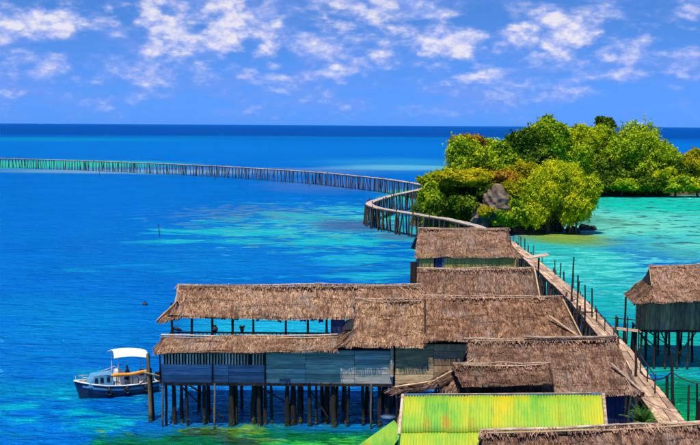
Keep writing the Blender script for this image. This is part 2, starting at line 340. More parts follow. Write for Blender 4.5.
def bent_pole(name, a, b, r, mat, parent, sag=.05):
    a, b = Vector(a), Vector(b); n = max(4, int((b-a).length/1.1)); V, Fc = [], []
    pts = [a.lerp(b, i/n)+Vector((0, random.uniform(-.03, .03), random.uniform(-sag, sag)*.6-sag*math.sin(math.pi*i/n))) for i in range(n+1)]
    tube(V, Fc, pts, [r*random.uniform(.75, 1.15) for _ in pts], 6); return meshobj(name, V, Fc, mat, parent, True)
def ridge(house, a, b, mat='thatch_grey', pole_r=.04, up=.05):
    """straw cap bent over the ridge, with a pale pole pinning it"""
    a, b = Vector(a), Vector(b); d = b-a; L = d.length
    back = Vector((0, 0, 1)).cross(d).normalized()
    n = int(L*60); f = rng.random(n); A_ = np.array(a-world_of(house)); dd = np.array(d); bk = np.array(back); al = np.array(d.normalized())
    c = A_+dd*f[:, None]+np.array([0, 0, 1])*(up+rng.uniform(-.04, .03, n))[:, None]; sg = np.where(rng.random(n) < .5, 1, -1)[:, None]
    ln = rng.uniform(.12, .42, n)[:, None]; w = al*rng.uniform(.01, .025, n)[:, None]; q = c+sg*bk*ln+np.array([0, 0, -.62])*ln+al*rng.normal(0, .12, n)[:, None]+np.array([0, 0, .05])
    V = np.stack([c-w, c+w, q+w, q-w], 1).reshape(-1, 3); o = link('ridge_thatch', npmesh('ridge_thatch', V, np.arange(len(V)).reshape(-1, 4)), house, mat); o['kind'] = 'stuff'
    k1, k2 = random.uniform(.0, .12), random.uniform(.88, 1.0); km = random.uniform(.4, .6)
    bent_pole('ridge_pole', a+Vector((0, 0, up+.02)), a.lerp(b, km+.03)+Vector((0, 0, up+.02)), pole_r, 'pale_wood', house)
    bent_pole('ridge_pole', a.lerp(b, km)+Vector((0, 0, up+.05)), b+Vector((0, 0, up+.01)), pole_r*.85, 'pale_wood', house)
    bent_pole('ridge_pole', a.lerp(b, k1)-back*.16+Vector((0, 0, up-.05)), a.lerp(b, k2)-back*.16+Vector((0, 0, up-.05)), pole_r*.7, 'bamboo', house)
# ------------------------------------------------------------------ water
def build_water():
    mt, n, b = newmat('sea_water')
    g = n.n('ShaderNodeNewGeometry'); p = g.outputs['Position']
    sx = n.n('ShaderNodeSeparateXYZ'); n.l(p, sx.inputs[0]); X, Yc = sx.outputs[0], sx.outputs[1]
    nf = n.noise(n.vmath('MULTIPLY', p, (.012, .020, 0)), 1.0, 6, .62)      # reef patches, hundreds of metres
    nm = n.noise(n.vmath('MULTIPLY', p, (.05, .085, 0)), 1.0, 6, .65, .4)   # tens of metres
    nn = n.noise(n.vmath('MULTIPLY', p, (.26, .36, 0)), 1.0, 5, .65, .3)    # metres
    # open sea: deeper with distance (real shelf edges)
    col = n.ramp(n.step(n.math('ADD', Yc, n.math('MULTIPLY', n.math('SUBTRACT', nf, .5), 500)), 900, 1700), [(0, lin(0, 108, 215)), (1, lin(0, 38, 140))])
    col = n.mix(n.math('MULTIPLY', n.step(nm, .36, .62), .45), col, lin(0, 86, 190))
    col = n.mix(n.math('MULTIPLY', n.step(nn, .5, .72), .3), col, lin(20, 135, 225))
    def zone(col, u, v, du, dv, c, a=1.0, ns=nm, k=1.2, hard=.6):
        y0, y1 = P(u, v+dv, 0).y, P(u, max(v-dv, 127.5), 0).y; c0 = P(u, v, 0)
        cy = (y0+y1)/2; ry = (y1-y0)/2; cx = (u-350)/1000*cy; rx = du/1000*cy
        dx = n.math('DIVIDE', n.math('SUBTRACT', X, cx), rx); dy = n.math('DIVIDE', n.math('SUBTRACT', Yc, cy), ry)
        r2 = n.math('SQRT', n.math('ADD', n.math('MULTIPLY', dx, dx), n.math('MULTIPLY', dy, dy)))
        f = n.math('ADD', n.math('SUBTRACT', 1.0, r2), n.math('MULTIPLY', n.math('SUBTRACT', ns, .5), k*2))
        if k >= 2: f = n.math('ADD', n.math('MINIMUM', n.math('SUBTRACT', 1.0, r2), .5), n.math('ADD', n.math('MULTIPLY', n.math('SUBTRACT', ns, .5), k*2.2), -.22))
        if k >= 3: return n.mix(n.math('MULTIPLY', n.math('MULTIPLY', n.step(n.math('SUBTRACT', 1.0, r2), 0, .4), n.step(ns, .53, .61)), a), col, c)
        return n.mix(n.math('MULTIPLY', n.step(f, 0, hard), a), col, c)
    teal, aqua, pale = lin(0, 150, 172), lin(40, 190, 205), lin(110, 205, 205)
    mauve, sand, blue = lin(96, 110, 170), lin(150, 160, 190), lin(6, 84, 190)
    Z = [  # u, v, du, dv, colour, amount, noise, noise weight, edge
        (60, 140, 220, 3.5, lin(0, 135, 185), .7, nf, .8, .9), (330, 151, 330, 9, lin(0, 112, 215), .6, nf, .6, .9), (350, 138, 400, 2, lin(0, 118, 205), .5, nf, .5, .9),
        (40, 165, 190, 6.5, lin(70, 195, 175), .95, nf, .25, .7), (400, 165, 130, 9, lin(60, 150, 210), .6, nf, .5, .8), (230, 171, 220, 5, lin(112, 128, 190), .75, nf, .4, .8), (110, 171.5, 190, 3.2, lin(165, 170, 205), .75, nf, .3, .7),
        (100, 215, 260, 38, lin(0, 106, 212), .5, nm, 1.2, .8),
        (400, 167.5, 110, 3.5, lin(150, 195, 215), .6, nf, .5, .7), (330, 186, 90, 9, lin(95, 110, 190), .7, nm, .8, .8), (300, 240, 170, 42, lin(30, 135, 205), .7, nm, .5, 1.0), (320, 238, 150, 34, aqua, .8, nm, 2.6, .7), (330, 226, 120, 22, pale, .7, nn, 2.6, .7), (350, 226, 65, 8, lin(88, 100, 160), .9, nm, 1.2, .6), (250, 214, 90, 10, lin(110, 125, 165), .65, nn, 2.6, .5), (230, 226, 80, 12, lin(120, 150, 170), .6, nn, 3.0, .5),
        (330, 244, 120, 12, lin(90, 140, 150), .6, nn, 3.2, .4), (380, 262, 80, 22, lin(40, 180, 215), .8, nm, 2.4, .6), (395, 243, 60, 16, aqua, .6, nm, 2.0, .6), (395, 236, 30, 5, mauve, .8, nm, .9, .6), (380, 216, 30, 8, lin(120, 205, 190), .6, nn, 2, .6), (340, 268, 110, 12, lin(60, 120, 150), .45, nn, 3.2, .4),
        (230, 266, 170, 14, lin(0, 120, 215), .6, nm, 1.2, .8), (420, 200, 50, 14, lin(90, 200, 195), .8, nm, .8, .7), (280, 326, 120, 18, lin(40, 175, 220), .9, nm, .6, .7),
        (560, 265, 90, 34, lin(60, 185, 195), 1.0, nm, .3, .5), (600, 300, 70, 30, lin(40, 175, 195), 1.0, nm, .3, .5),
        (640, 250, 230, 80, lin(105, 208, 208), 1.0, nm, .2, .4), (650, 206, 130, 14, lin(10, 200, 190), .95, nm, .5, .6), (620, 228, 140, 26, lin(150, 222, 212), .8, nm, 2.2, .6), (640, 285, 150, 40, lin(130, 225, 232), .75, nn, 2.4, .6), (640, 235, 170, 50, lin(66, 104, 126), .9, nn, 3.4, .3), (660, 270, 140, 30, lin(60, 130, 160), .55, nm, 3.4, .3), (660, 300, 130, 28, lin(40, 135, 185), .6, nn, 3.4, .3), (600, 222, 50, 9, lin(110, 140, 120), .6, nn, 1.6, .6),
        (565, 240, 75, 9, lin(150, 160, 40), .9, nm, .6, .8), (560, 236, 60, 5, lin(185, 165, 60), .8, nn, .8, .7),
        (60, 330, 160, 40, lin(0, 128, 208), .7, nm, 1.4, .8), (60, 392, 130, 30, lin(0, 132, 192), .8, nn, 1.8, .9), (70, 416, 120, 24, lin(0, 172, 205), .8, nn, 2.4, .8), (90, 402, 80, 9, lin(30, 195, 215), .75, nn, 3.0, .6), (50, 436, 90, 12, lin(0, 88, 165), .7, nn, 3.2, .7), (130, 430, 50, 9, lin(20, 170, 200), .6, nn, 3.0, .6),
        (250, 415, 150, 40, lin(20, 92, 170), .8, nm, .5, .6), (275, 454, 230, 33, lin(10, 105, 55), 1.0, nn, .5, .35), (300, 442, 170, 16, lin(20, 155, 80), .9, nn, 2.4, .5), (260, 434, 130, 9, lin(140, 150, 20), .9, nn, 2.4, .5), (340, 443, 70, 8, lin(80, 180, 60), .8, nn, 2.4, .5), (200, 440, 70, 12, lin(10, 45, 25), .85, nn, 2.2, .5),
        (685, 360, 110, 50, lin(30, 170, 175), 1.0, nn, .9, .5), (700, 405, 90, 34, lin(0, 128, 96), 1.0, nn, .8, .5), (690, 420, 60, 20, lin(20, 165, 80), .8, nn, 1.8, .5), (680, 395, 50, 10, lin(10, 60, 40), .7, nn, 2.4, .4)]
    for z in Z: col = zone(col, z[0], z[1], z[2], z[3], z[4], z[5], z[6], z[7], z[8])
    rp = n.vmath('MULTIPLY', p, (.75, 1.7, 1))
    h0 = n.math('MULTIPLY', n.noise(n.vmath('MULTIPLY', p, (.24, .62, 1)), 1.0, 4, .6, .4), 1.7)
    h = n.math('ADD', h0, n.math('ADD', n.math('MULTIPLY', n.noise(rp, .9, 4, .6, .6), .75), n.math('MULTIPLY', n.noise(n.vmath('MULTIPLY', p, (.1, .22, 1)), 1.0, 3, .5), .8)))
    bp = n.n('ShaderNodeBump'); bp.inputs['Strength'].default_value = 1.0; bp.inputs['Distance'].default_value = 1.3
    n.l(h, bp.inputs['Height'])
    n.t.nodes.remove(b); out = [x for x in n.t.nodes if x.type == 'OUTPUT_MATERIAL'][0]
    df = n.n('ShaderNodeBsdfDiffuse'); n.l(n.mix(1.0, col, (.55, .98, .80, 1), 'MULTIPLY'), df.inputs[0]); n.l(bp.outputs[0], df.inputs['Normal'])
    gl = n.n('ShaderNodeBsdfGlossy'); gl.inputs['Roughness'].default_value = .07; gl.inputs['Color'].default_value = (.12, .78, 1, 1); n.l(bp.outputs[0], gl.inputs['Normal'])
    fr = n.n('ShaderNodeFresnel'); fr.inputs['IOR'].default_value = 1.33; n.l(bp.outputs[0], fr.inputs['Normal'])
    mx = n.n('ShaderNodeMixShader'); n.l(n.math('MINIMUM', n.math('MULTIPLY', fr.outputs[0], 1.15), .46), mx.inputs[0]); n.l(df.outputs[0], mx.inputs[1]); n.l(gl.outputs[0], mx.inputs[2]); n.l(mx.outputs[0], out.inputs[0])
    M['water'] = mt
    s = 40000
    xs = [-s, -3000, -400, 0, 400, 3000, s]; ys = [-300, 0, 100, 300, 1000, 5000, s]
    V = [(x, y, 0) for y in ys for x in xs]; k = len(xs)
    tag(link('sea', pymesh('sea', V, [(j*k+i, j*k+i+1, (j+1)*k+i+1, (j+1)*k+i) for j in range(len(ys)-1) for i in range(k-1)]), None, 'water'), kind='structure')
build_water()
# ------------------------------------------------------------------ islands
def hash_noise(x, y, s=0):
    return (math.sin(x*1.3+s)+math.sin(y*1.7+s*2.1)+math.sin((x+y)*.9+s*.7)+math.sin((x-y)*2.3+s)*.6)/3.6
M['land'] = rough_mat('island_ground', (.035, .03, .018, 1), (.12, .085, .045, 1), (.5, .5, .5), bump=.8, vary=.05, stain=(.05, .075, .015, 1))
def island(name, cx, cy, rx, ry, hgt, seed, edge=.9):
    V, Fc = [], []; n, k = 14, 48
    V.append((cx, cy, hgt))
    for i in range(1, n+1):
        r = i/n*1.08
        for j in range(k):
            a = 2*math.pi*j/k; rr = r*(1+.14*hash_noise(math.cos(a)*3, math.sin(a)*3, seed))
            x, y = cx+math.cos(a)*rx*rr, cy+math.sin(a)*ry*rr
            z = hgt*max(0, 1-r*r)**.6+.5*hash_noise(x*.4, y*.4, seed)*(1 if r < 1 else .3)
            z = z+.35 if r < .97 else (.12 if r < 1.03 else -1.0)
            V.append((x, y, z))
    for j in range(k): Fc.append((0, 1+j, 1+(j+1) % k))
    for i in range(n-1):
        for j in range(k): a = 1+i*k+j; b = 1+i*k+(j+1) % k; Fc.append((a, a+k, b+k, b))
    return tag(meshobj(name, V, Fc, 'land', None, True), kind='structure')
island('islet_ground', 23.5, 169, 13.2, 12, 5.0, 3)
island('far_island_ground', 68, 264, 34, 18, 4, 9)
ORD = ['first', 'second', 'third', 'fourth', 'fifth', 'sixth', 'seventh', 'eighth', 'ninth', 'tenth', 'eleventh', 'twelfth', 'thirteenth', 'fourteenth']
def rock(label, loc, size, mat, seed, group=None, sub=3, name='boulder'):
    import bmesh
    bm = bmesh.new(); bmesh.ops.create_icosphere(bm, subdivisions=sub, radius=1); r = random.Random(seed)
    ph = [r.uniform(0, 9) for _ in range(6)]
    for v in bm.verts:
        c = v.co; q = 1+.22*hash_noise(c.x*2+ph[0], c.y*2+c.z*1.5+ph[1], ph[2])+.14*hash_noise(c.x*5+ph[3], c.z*5+ph[4]+c.y*3, ph[5])+.07*math.sin(c.z*14+c.x*9+ph[0])
        v.co = Vector((c.x*size[0], c.y*size[1], c.z*size[2]))*q
    me = bpy.data.meshes.new(name); bm.to_mesh(me); bm.free()
    o = link(name, me, None, mat); o.location = loc; o.rotation_euler = (0, 0, r.uniform(0, 6))
    return tag(o, label, 'rock', group)
rock('large pale limestone outcrop among the shrubs of the near islet', at(496, 204, 155.6), (2.1, 1.8, 3.2), 'rock', 4, sub=4, name='limestone_outcrop')
rock('smaller limestone block leaning at the foot of the pale outcrop', at(481, 217, 157), (1.5, 1.5, 1.8), 'rock', 11, sub=4, name='limestone_outcrop')
for i, u in enumerate([523, 536, 548, 561, 574, 586, 593]):
    p = P(u, 231+2*math.sin(i*2), .1); s = random.uniform(.6, 1.3)
    rock(ORD[i]+' from the left of the dark boulders at the foot of the feathery trees', (p.x, p.y+1, .25), (s*1.3, s, s*.8), 'dark_rock', 30+i, 'boulders along the near islet shore')
for i, u in enumerate([586, 594, 602, 610, 620, 629, 639, 648, 657, 668, 678, 690, 699, 708]):
    p = P(u, 193.4+.8*math.sin(i*1.7), .1); s = random.uniform(1.0, 2.0)
    rock(ORD[i]+' from the left of the boulders under the trees on the far island shore', (p.x, p.y+2, .4), (s*1.5, s, s*.85), 'dark_rock' if i % 4 else 'rock', 60+i, 'boulders along the far island shore')
# ------------------------------------------------------------------ trees
def tree(name, label, u, v, du, dv, Y, mat, n=9, leaves=1700, leaf=.27, depth=None, group=None, droop=False, base_z=None, cat='tree', seed=0, tilt=0, trunks=1):
    r = np.random.default_rng(seed+int(u*7+v*13)); c = np.array(at(u, v, Y)); rx, rz = du*1.1*Y/1000, dv*1.07*Y/1000; ry = depth or max(rx*.8, 1.5)
    if base_z is None: base_z = max(.3, c[2]-rz-2)
    base = Vector((c[0]+tilt, Y+ry*.1, base_z))
    root = thing(name, label, cat, base, group); off = np.array(base)
    cl = []
    n = int(n*1.8)
    for i in range(n):
        for _ in range(30):
            d = r.normal(size=3); d /= np.linalg.norm(d); q = r.uniform(.4, .9)
            if d[2] > -.75: break
        s = r.uniform(.26, .46)
        cl.append((c+d*q*np.array([rx, ry, rz]), np.array([rx, ry, rz*.9])*s))
    cl.append((c, np.array([rx, ry, rz])*.72))
    V = []
    for (cc, cr) in cl:
        m_ = max(150, int(leaves*(cr[0]*cr[2])/(rx*rz*.16)))
        d = r.normal(size=(m_, 3)); d /= np.linalg.norm(d, axis=1)[:, None]
        bumps = 1+.22*np.sin(d[:, 0]*7+cc[0])*np.sin(d[:, 2]*6+cc[2])+.15*np.sin(d[:, 1]*9+d[:, 0]*5)
        q = (1-np.abs(r.normal(0, .2, m_)))*bumps+(r.random(m_) < .12)*r.uniform(0, .35, m_)
        p = cc+d*cr*q[:, None]
        if droop: p[:, 2] -= r.random(m_)**2*rz*.12
        nr = d*.9+r.normal(size=(m_, 3))*.75+np.array([0, 0, .35]); nr /= np.linalg.norm(nr, axis=1)[:, None]
        ref = r.normal(size=(m_, 3)) if not droop else np.array([0, 0, 1])+r.normal(size=(m_, 3))*.5
        a = np.cross(nr, ref); a /= np.linalg.norm(a, axis=1)[:, None]+1e-6; b_ = np.cross(nr, a)
        sz = leaf*r.uniform(.35, 1.45, m_)[:, None]
        la, lb = (sz*.5, sz*.62) if not droop else (sz*.34, sz*.95)
        V.append(np.stack([p-b_*lb, p+a*la-b_*lb*.1, p+b_*lb, p-a*la+b_*lb*.1], 1))
    for k in range(int(26+n*3)):        # twigs reaching out of the crown
        cc, cr = cl[r.integers(len(cl))]; d = r.normal(size=3); d[2] = abs(d[2])*(1 if not droop else .3)+.1; d /= np.linalg.norm(d); p0 = cc+d*cr*.9; L_ = r.uniform(.10, .26)*min(rx, rz)
        m_ = 42; f = r.random(m_)[:, None]; p = p0+d*L_*f*1.4+r.normal(size=(m_, 3))*.16*L_*(1.2-f)+np.array([0, 0, -.2])*f*f*L_
        nr = r.normal(size=(m_, 3))+np.array([0, 0, .6]); nr /= np.linalg.norm(nr, axis=1)[:, None]; a = np.cross(nr, r.normal(size=(m_, 3))); a /= np.linalg.norm(a, axis=1)[:, None]; b_ = np.cross(nr, a); sz = leaf*r.uniform(.4, 1.0, m_)[:, None]
        V.append(np.stack([p-b_*sz*.62, p+a*sz*.42, p+b_*sz*.62, p-a*sz*.42], 1))
    V = np.concatenate(V).reshape(-1, 3)-off
    link('crown', npmesh('crown', V, np.arange(len(V)).reshape(-1, 4)), root, mat)
    TV, TF = [], []; tr = max(.12, rx*(.07 if trunks == 1 else .04))
    for k in range(trunks):
        b0 = Vector(((r.random()-.5)*rx*1.3 if trunks > 1 else 0, (r.random()-.5)*ry*.6 if trunks > 1 else 0, -.4)); topc = Vector(c-off)+Vector(((b0.x*.8), 0, -rz*.2))
        mid = b0.lerp(topc, .5)+Vector((r.normal()*.25, r.normal()*.25, 0))
        tube(TV, TF, [b0, b0.lerp(mid, .5)+Vector((r.normal()*.1, 0, 0)), mid, topc], [tr*1.25, tr, tr*.8, tr*.35])
        if k < 3:
            for (cc, cr) in cl[k:k+4]:
                e = Vector(cc-off); tube(TV, TF, [mid, mid.lerp(e, .5)+Vector((0, 0, -.15*rz)), e], [tr*.55, tr*.35, tr*.12], 5)
    link('trunk', pymesh('trunk', TV, TF, True), root, 'trunk')
    return root
def undergrowth(name, label, ground, n, leaf, hgt, mat, seed):
    r = np.random.default_rng(seed); me = ground.data; P_ = [(p.vertices[:], p.area) for p in me.polygons]; co_ = np.array([v.co[:] for v in me.vertices]); wt = np.array([a for _, a in P_]); pick = r.choice(len(P_), n, p=wt/wt.sum()); V = []
    pts = []
    for k in pick:
        vs = co_[list(P_[k][0])]; w = r.dirichlet(np.ones(len(vs))); pts.append(w@vs)
    pts = np.array(pts); pts = pts[pts[:, 2] > .25]; m_ = len(pts)
    pts[:, 2] += r.random(m_)**1.3*hgt*(.6+.5*np.sin(pts[:, 0]*.9)*np.sin(pts[:, 1]*.7))
    nr = r.normal(size=(m_, 3))*.7+np.array([0, -.3, .8]); nr /= np.linalg.norm(nr, axis=1)[:, None]; a = np.cross(nr, r.normal(size=(m_, 3))); a /= np.linalg.norm(a, axis=1)[:, None]; b_ = np.cross(nr, a); sz = leaf*r.uniform(.5, 1.3, m_)[:, None]
    V = np.stack([pts-b_*sz*.6, pts+a*sz*.5, pts+b_*sz*.6, pts-a*sz*.5], 1).reshape(-1, 3)
    tag(link(name, npmesh(name, V, np.arange(len(V)).reshape(-1, 4)), None, mat), label, 'undergrowth', kind='stuff')
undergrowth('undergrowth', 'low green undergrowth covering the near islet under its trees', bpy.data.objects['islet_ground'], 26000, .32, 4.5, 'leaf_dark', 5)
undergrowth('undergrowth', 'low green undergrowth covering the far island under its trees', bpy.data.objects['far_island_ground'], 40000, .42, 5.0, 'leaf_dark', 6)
G1, G2 = 'trees on the near islet', 'trees on the far island'
T = [ # name, label, u, v, du, dv, Y, mat, extra
 ('tree', 'round mid green tree with a rusty crown top at the left of the near islet', 466, 164, 24, 27, 166, 'leaf_mid', dict(group=G1)),
 ('tree', 'rust brown dry tree top peeking over the left side of the near islet', 464, 143, 18, 10, 169, 'leaf_rust', dict(group=G1, n=6, leaves=1330, base_z=4)),
 ('tree', 'leafy green tree right of the rust-topped tree on the near islet', 492, 160, 20, 20, 169, 'leaf_mid', dict(group=G1, base_z=4)),
 ('tree', 'dark green tree behind the pale limestone outcrop on the near islet', 484, 184, 24, 22, 168, 'leaf_dark', dict(group=G1, base_z=3)),
 ('shrub', 'bright green bush at the far left edge of the near islet beside the footbridge', 438, 183, 17, 14, 163, 'leaf_bright', dict(group=G1, base_z=.6, cat='shrub')),
 ('shrub', 'dark bush low on the left shore of the near islet behind the footbridge', 447, 204, 23, 17, 161, 'leaf_dark', dict(group=G1, base_z=.4, cat='shrub')),
 ('shrub', 'dark shrub left of the limestone outcrop', 471, 207, 17, 15, 158.5, 'leaf_dark', dict(group=G1, base_z=.8, cat='shrub')),
 ('shrub', 'yellow green shrub spilling over the limestone outcrop on its left', 472, 178, 26, 10, 160, 'leaf_yellow', dict(group=G1, base_z=3, cat='shrub', n=8, leaves=1425)),
 ('shrub', 'small yellow shrub growing in front of the pale outcrop', 486, 212, 7, 6, 154.5, 'leaf_yellow', dict(group=G1, base_z=1, cat='shrub', n=5, leaves=665)),
 ('shrub', 'orange brown dry shrub above the pale limestone outcrop', 503, 179, 15, 8, 160, 'leaf_rust', dict(group=G1, base_z=5, cat='shrub', n=6, leaves=950)),
 ('shrub', 'mid green bush hanging over the water behind the footbridge corner', 431, 199, 11, 15, 160, 'leaf_mid', dict(group=G1, base_z=.3, cat='shrub')),
 ('shrub', 'olive shrub growing out of the limestone outcrop on its right', 509, 200, 9, 12, 157, 'leaf_yellow', dict(group=G1, base_z=1, cat='shrub', n=7, leaves=900)),
 ('shrub', 'dark green shrub clinging to the top of the limestone outcrop', 490, 190, 13, 8, 157.5, 'leaf_dark', dict(group=G1, base_z=3, cat='shrub', n=7, leaves=900)),
 ('shrub', 'bright yellow shrub right above the limestone outcrop under the golden tree', 510, 188, 12, 8, 156.5, 'leaf_yellow', dict(group=G1, base_z=3, cat='shrub', n=7, leaves=900)),
 ('shrub', 'green bush on the islet crest between rusty tree and golden tree', 506, 168, 13, 12, 163, 'leaf_mid', dict(group=G1, base_z=3, cat='shrub', n=7, leaves=1100)),
 ('shrub', 'small mid green shrub at the right foot of the limestone outcrop', 502, 217, 9, 8, 154.6, 'leaf_mid', dict(group=G1, base_z=.6, cat='shrub', n=6, leaves=800)),
 ('tree', 'golden yellow tree in the middle of the near islet', 520, 178, 17, 20, 162, 'leaf_yellow', dict(group=G1, base_z=2)),
 ('shrub', 'green shrub at the foot of the near islet right of the outcrop', 516, 212, 17, 17, 156.5, 'leaf_mid', dict(group=G1, base_z=.5, cat='shrub')),
 ('feathery_tree', 'feathery bright green tree on the near islet, left of the three', 538, 196, 23, 29, 158, 'leaf_bright', dict(group='feathery trees on the near islet', droop=True, n=14, leaves=2470, leaf=.25, base_z=.2, trunks=8)),
 ('feathery_tree', 'feathery bright green tree on the near islet, middle and tallest of the three', 559, 190, 25, 27, 160, 'leaf_bright', dict(group='feathery trees on the near islet', droop=True, n=14, leaves=2470, leaf=.25, base_z=.2, trunks=9)),
 ('feathery_tree', 'feathery bright green tree on the near islet, overhanging the lagoon at its right end', 580, 200, 18, 25, 157.5, 'leaf_bright', dict(group='feathery trees on the near islet', droop=True, n=13, leaves=2280, leaf=.25, base_z=.2, trunks=8)),
 ('tree', 'tall dark tree at the left end of the far island with a pointed top', 524, 150, 19, 21, 240, 'leaf_dark', dict(group=G2, leaf=.37, base_z=2)),
 ('tree', 'tallest dark green tree of the far island, rising above the horizon', 547, 136, 19, 19, 246, 'leaf_mid', dict(group=G2, leaf=.37, base_z=4)),
 ('tree', 'yellowish tree in front of the tallest tree of the far island', 562, 158, 24, 22, 250, 'leaf_mid', dict(group=G2, leaf=.37, base_z=3)),
 ('tree', 'light green tree crown just below the skyline right of the tallest tree', 581, 137, 18, 14, 252, 'leaf_bright', dict(group=G2, leaf=.37, base_z=4, leaves=1330)),
 ('tree', 'small dark tuft of a tree standing up on the far island skyline', 606, 126, 11, 9, 262, 'leaf_dark', dict(group=G2, leaf=.37, base_z=4, n=8, leaves=950)),
 ('tree', 'mid green tree below the dark skyline tuft on the far island', 601, 146, 20, 20, 258, 'leaf_mid', dict(group=G2, leaf=.37, base_z=4)),
 ('tree', 'broad domed tree in the middle of the far island', 632, 156, 31, 31, 252, 'leaf_mid', dict(group=G2, leaf=.37, n=16, leaves=2280, base_z=1)),
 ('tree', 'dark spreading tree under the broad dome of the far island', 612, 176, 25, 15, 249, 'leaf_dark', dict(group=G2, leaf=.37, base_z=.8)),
 ('tree', 'sloping tree right of the broad domed tree on the far island', 659, 163, 20, 22, 254, 'leaf_mid', dict(group=G2, leaf=.37, base_z=.8)),
 ('tree', 'dark low tree at the waterline right of the broad domed tree', 640, 182, 26, 10, 247, 'leaf_dark', dict(group=G2, leaf=.37, base_z=.5, n=8, leaves=1520)),
 ('shrub', 'bright green bush on the far island shore right of the domed tree', 664, 178, 12, 9, 244, 'leaf_bright', dict(group=G2, leaf=.36, base_z=.8, cat='shrub', n=6, leaves=950)),
 ('tree', 'yellow green tree at the right end of the far island by white sand', 692, 168, 15, 16, 256, 'leaf_yellow', dict(group=G2, leaf=.37, base_z=.6)),
 ('tree', 'dark green tree between the sloping tree and the right end of the far island', 680, 178, 13, 13, 253, 'leaf_dark', dict(group=G2, leaf=.37, base_z=.6)),
 ('tree', 'dark green tree behind the feathery trees on the near islet', 540, 172, 26, 20, 176, 'leaf_dark', dict(group=G1, base_z=2, leaf=.4)),
 ('tree', 'mid green tree at the left foot of the far island above the shore rocks', 588, 172, 18, 17, 250, 'leaf_mid', dict(group=G2, leaf=.37, base_z=.8)),
]
for i, (u, dv, mt_, w_) in enumerate([(600, 8, 'leaf_dark', 'beside the pale rocks'), (622, 7, 'leaf_mid', 'under the broad domed tree'), (648, 8, 'leaf_dark', 'left of the bright bush'), (676, 8, 'leaf_mid', 'right of the bright bush'), (699, 8, 'leaf_bright', 'at the far right by the sand')]):
    T.append(('shrub', 'low shore bush of the far island '+w_, u, 185, 15, dv, 243, mt_, dict(group='bushes along the far island shore', leaf=.36, base_z=.4, cat='shrub', n=8, leaves=1140)))
for i, a in enumerate(T): tree(*a[:8], seed=i, **a[8])
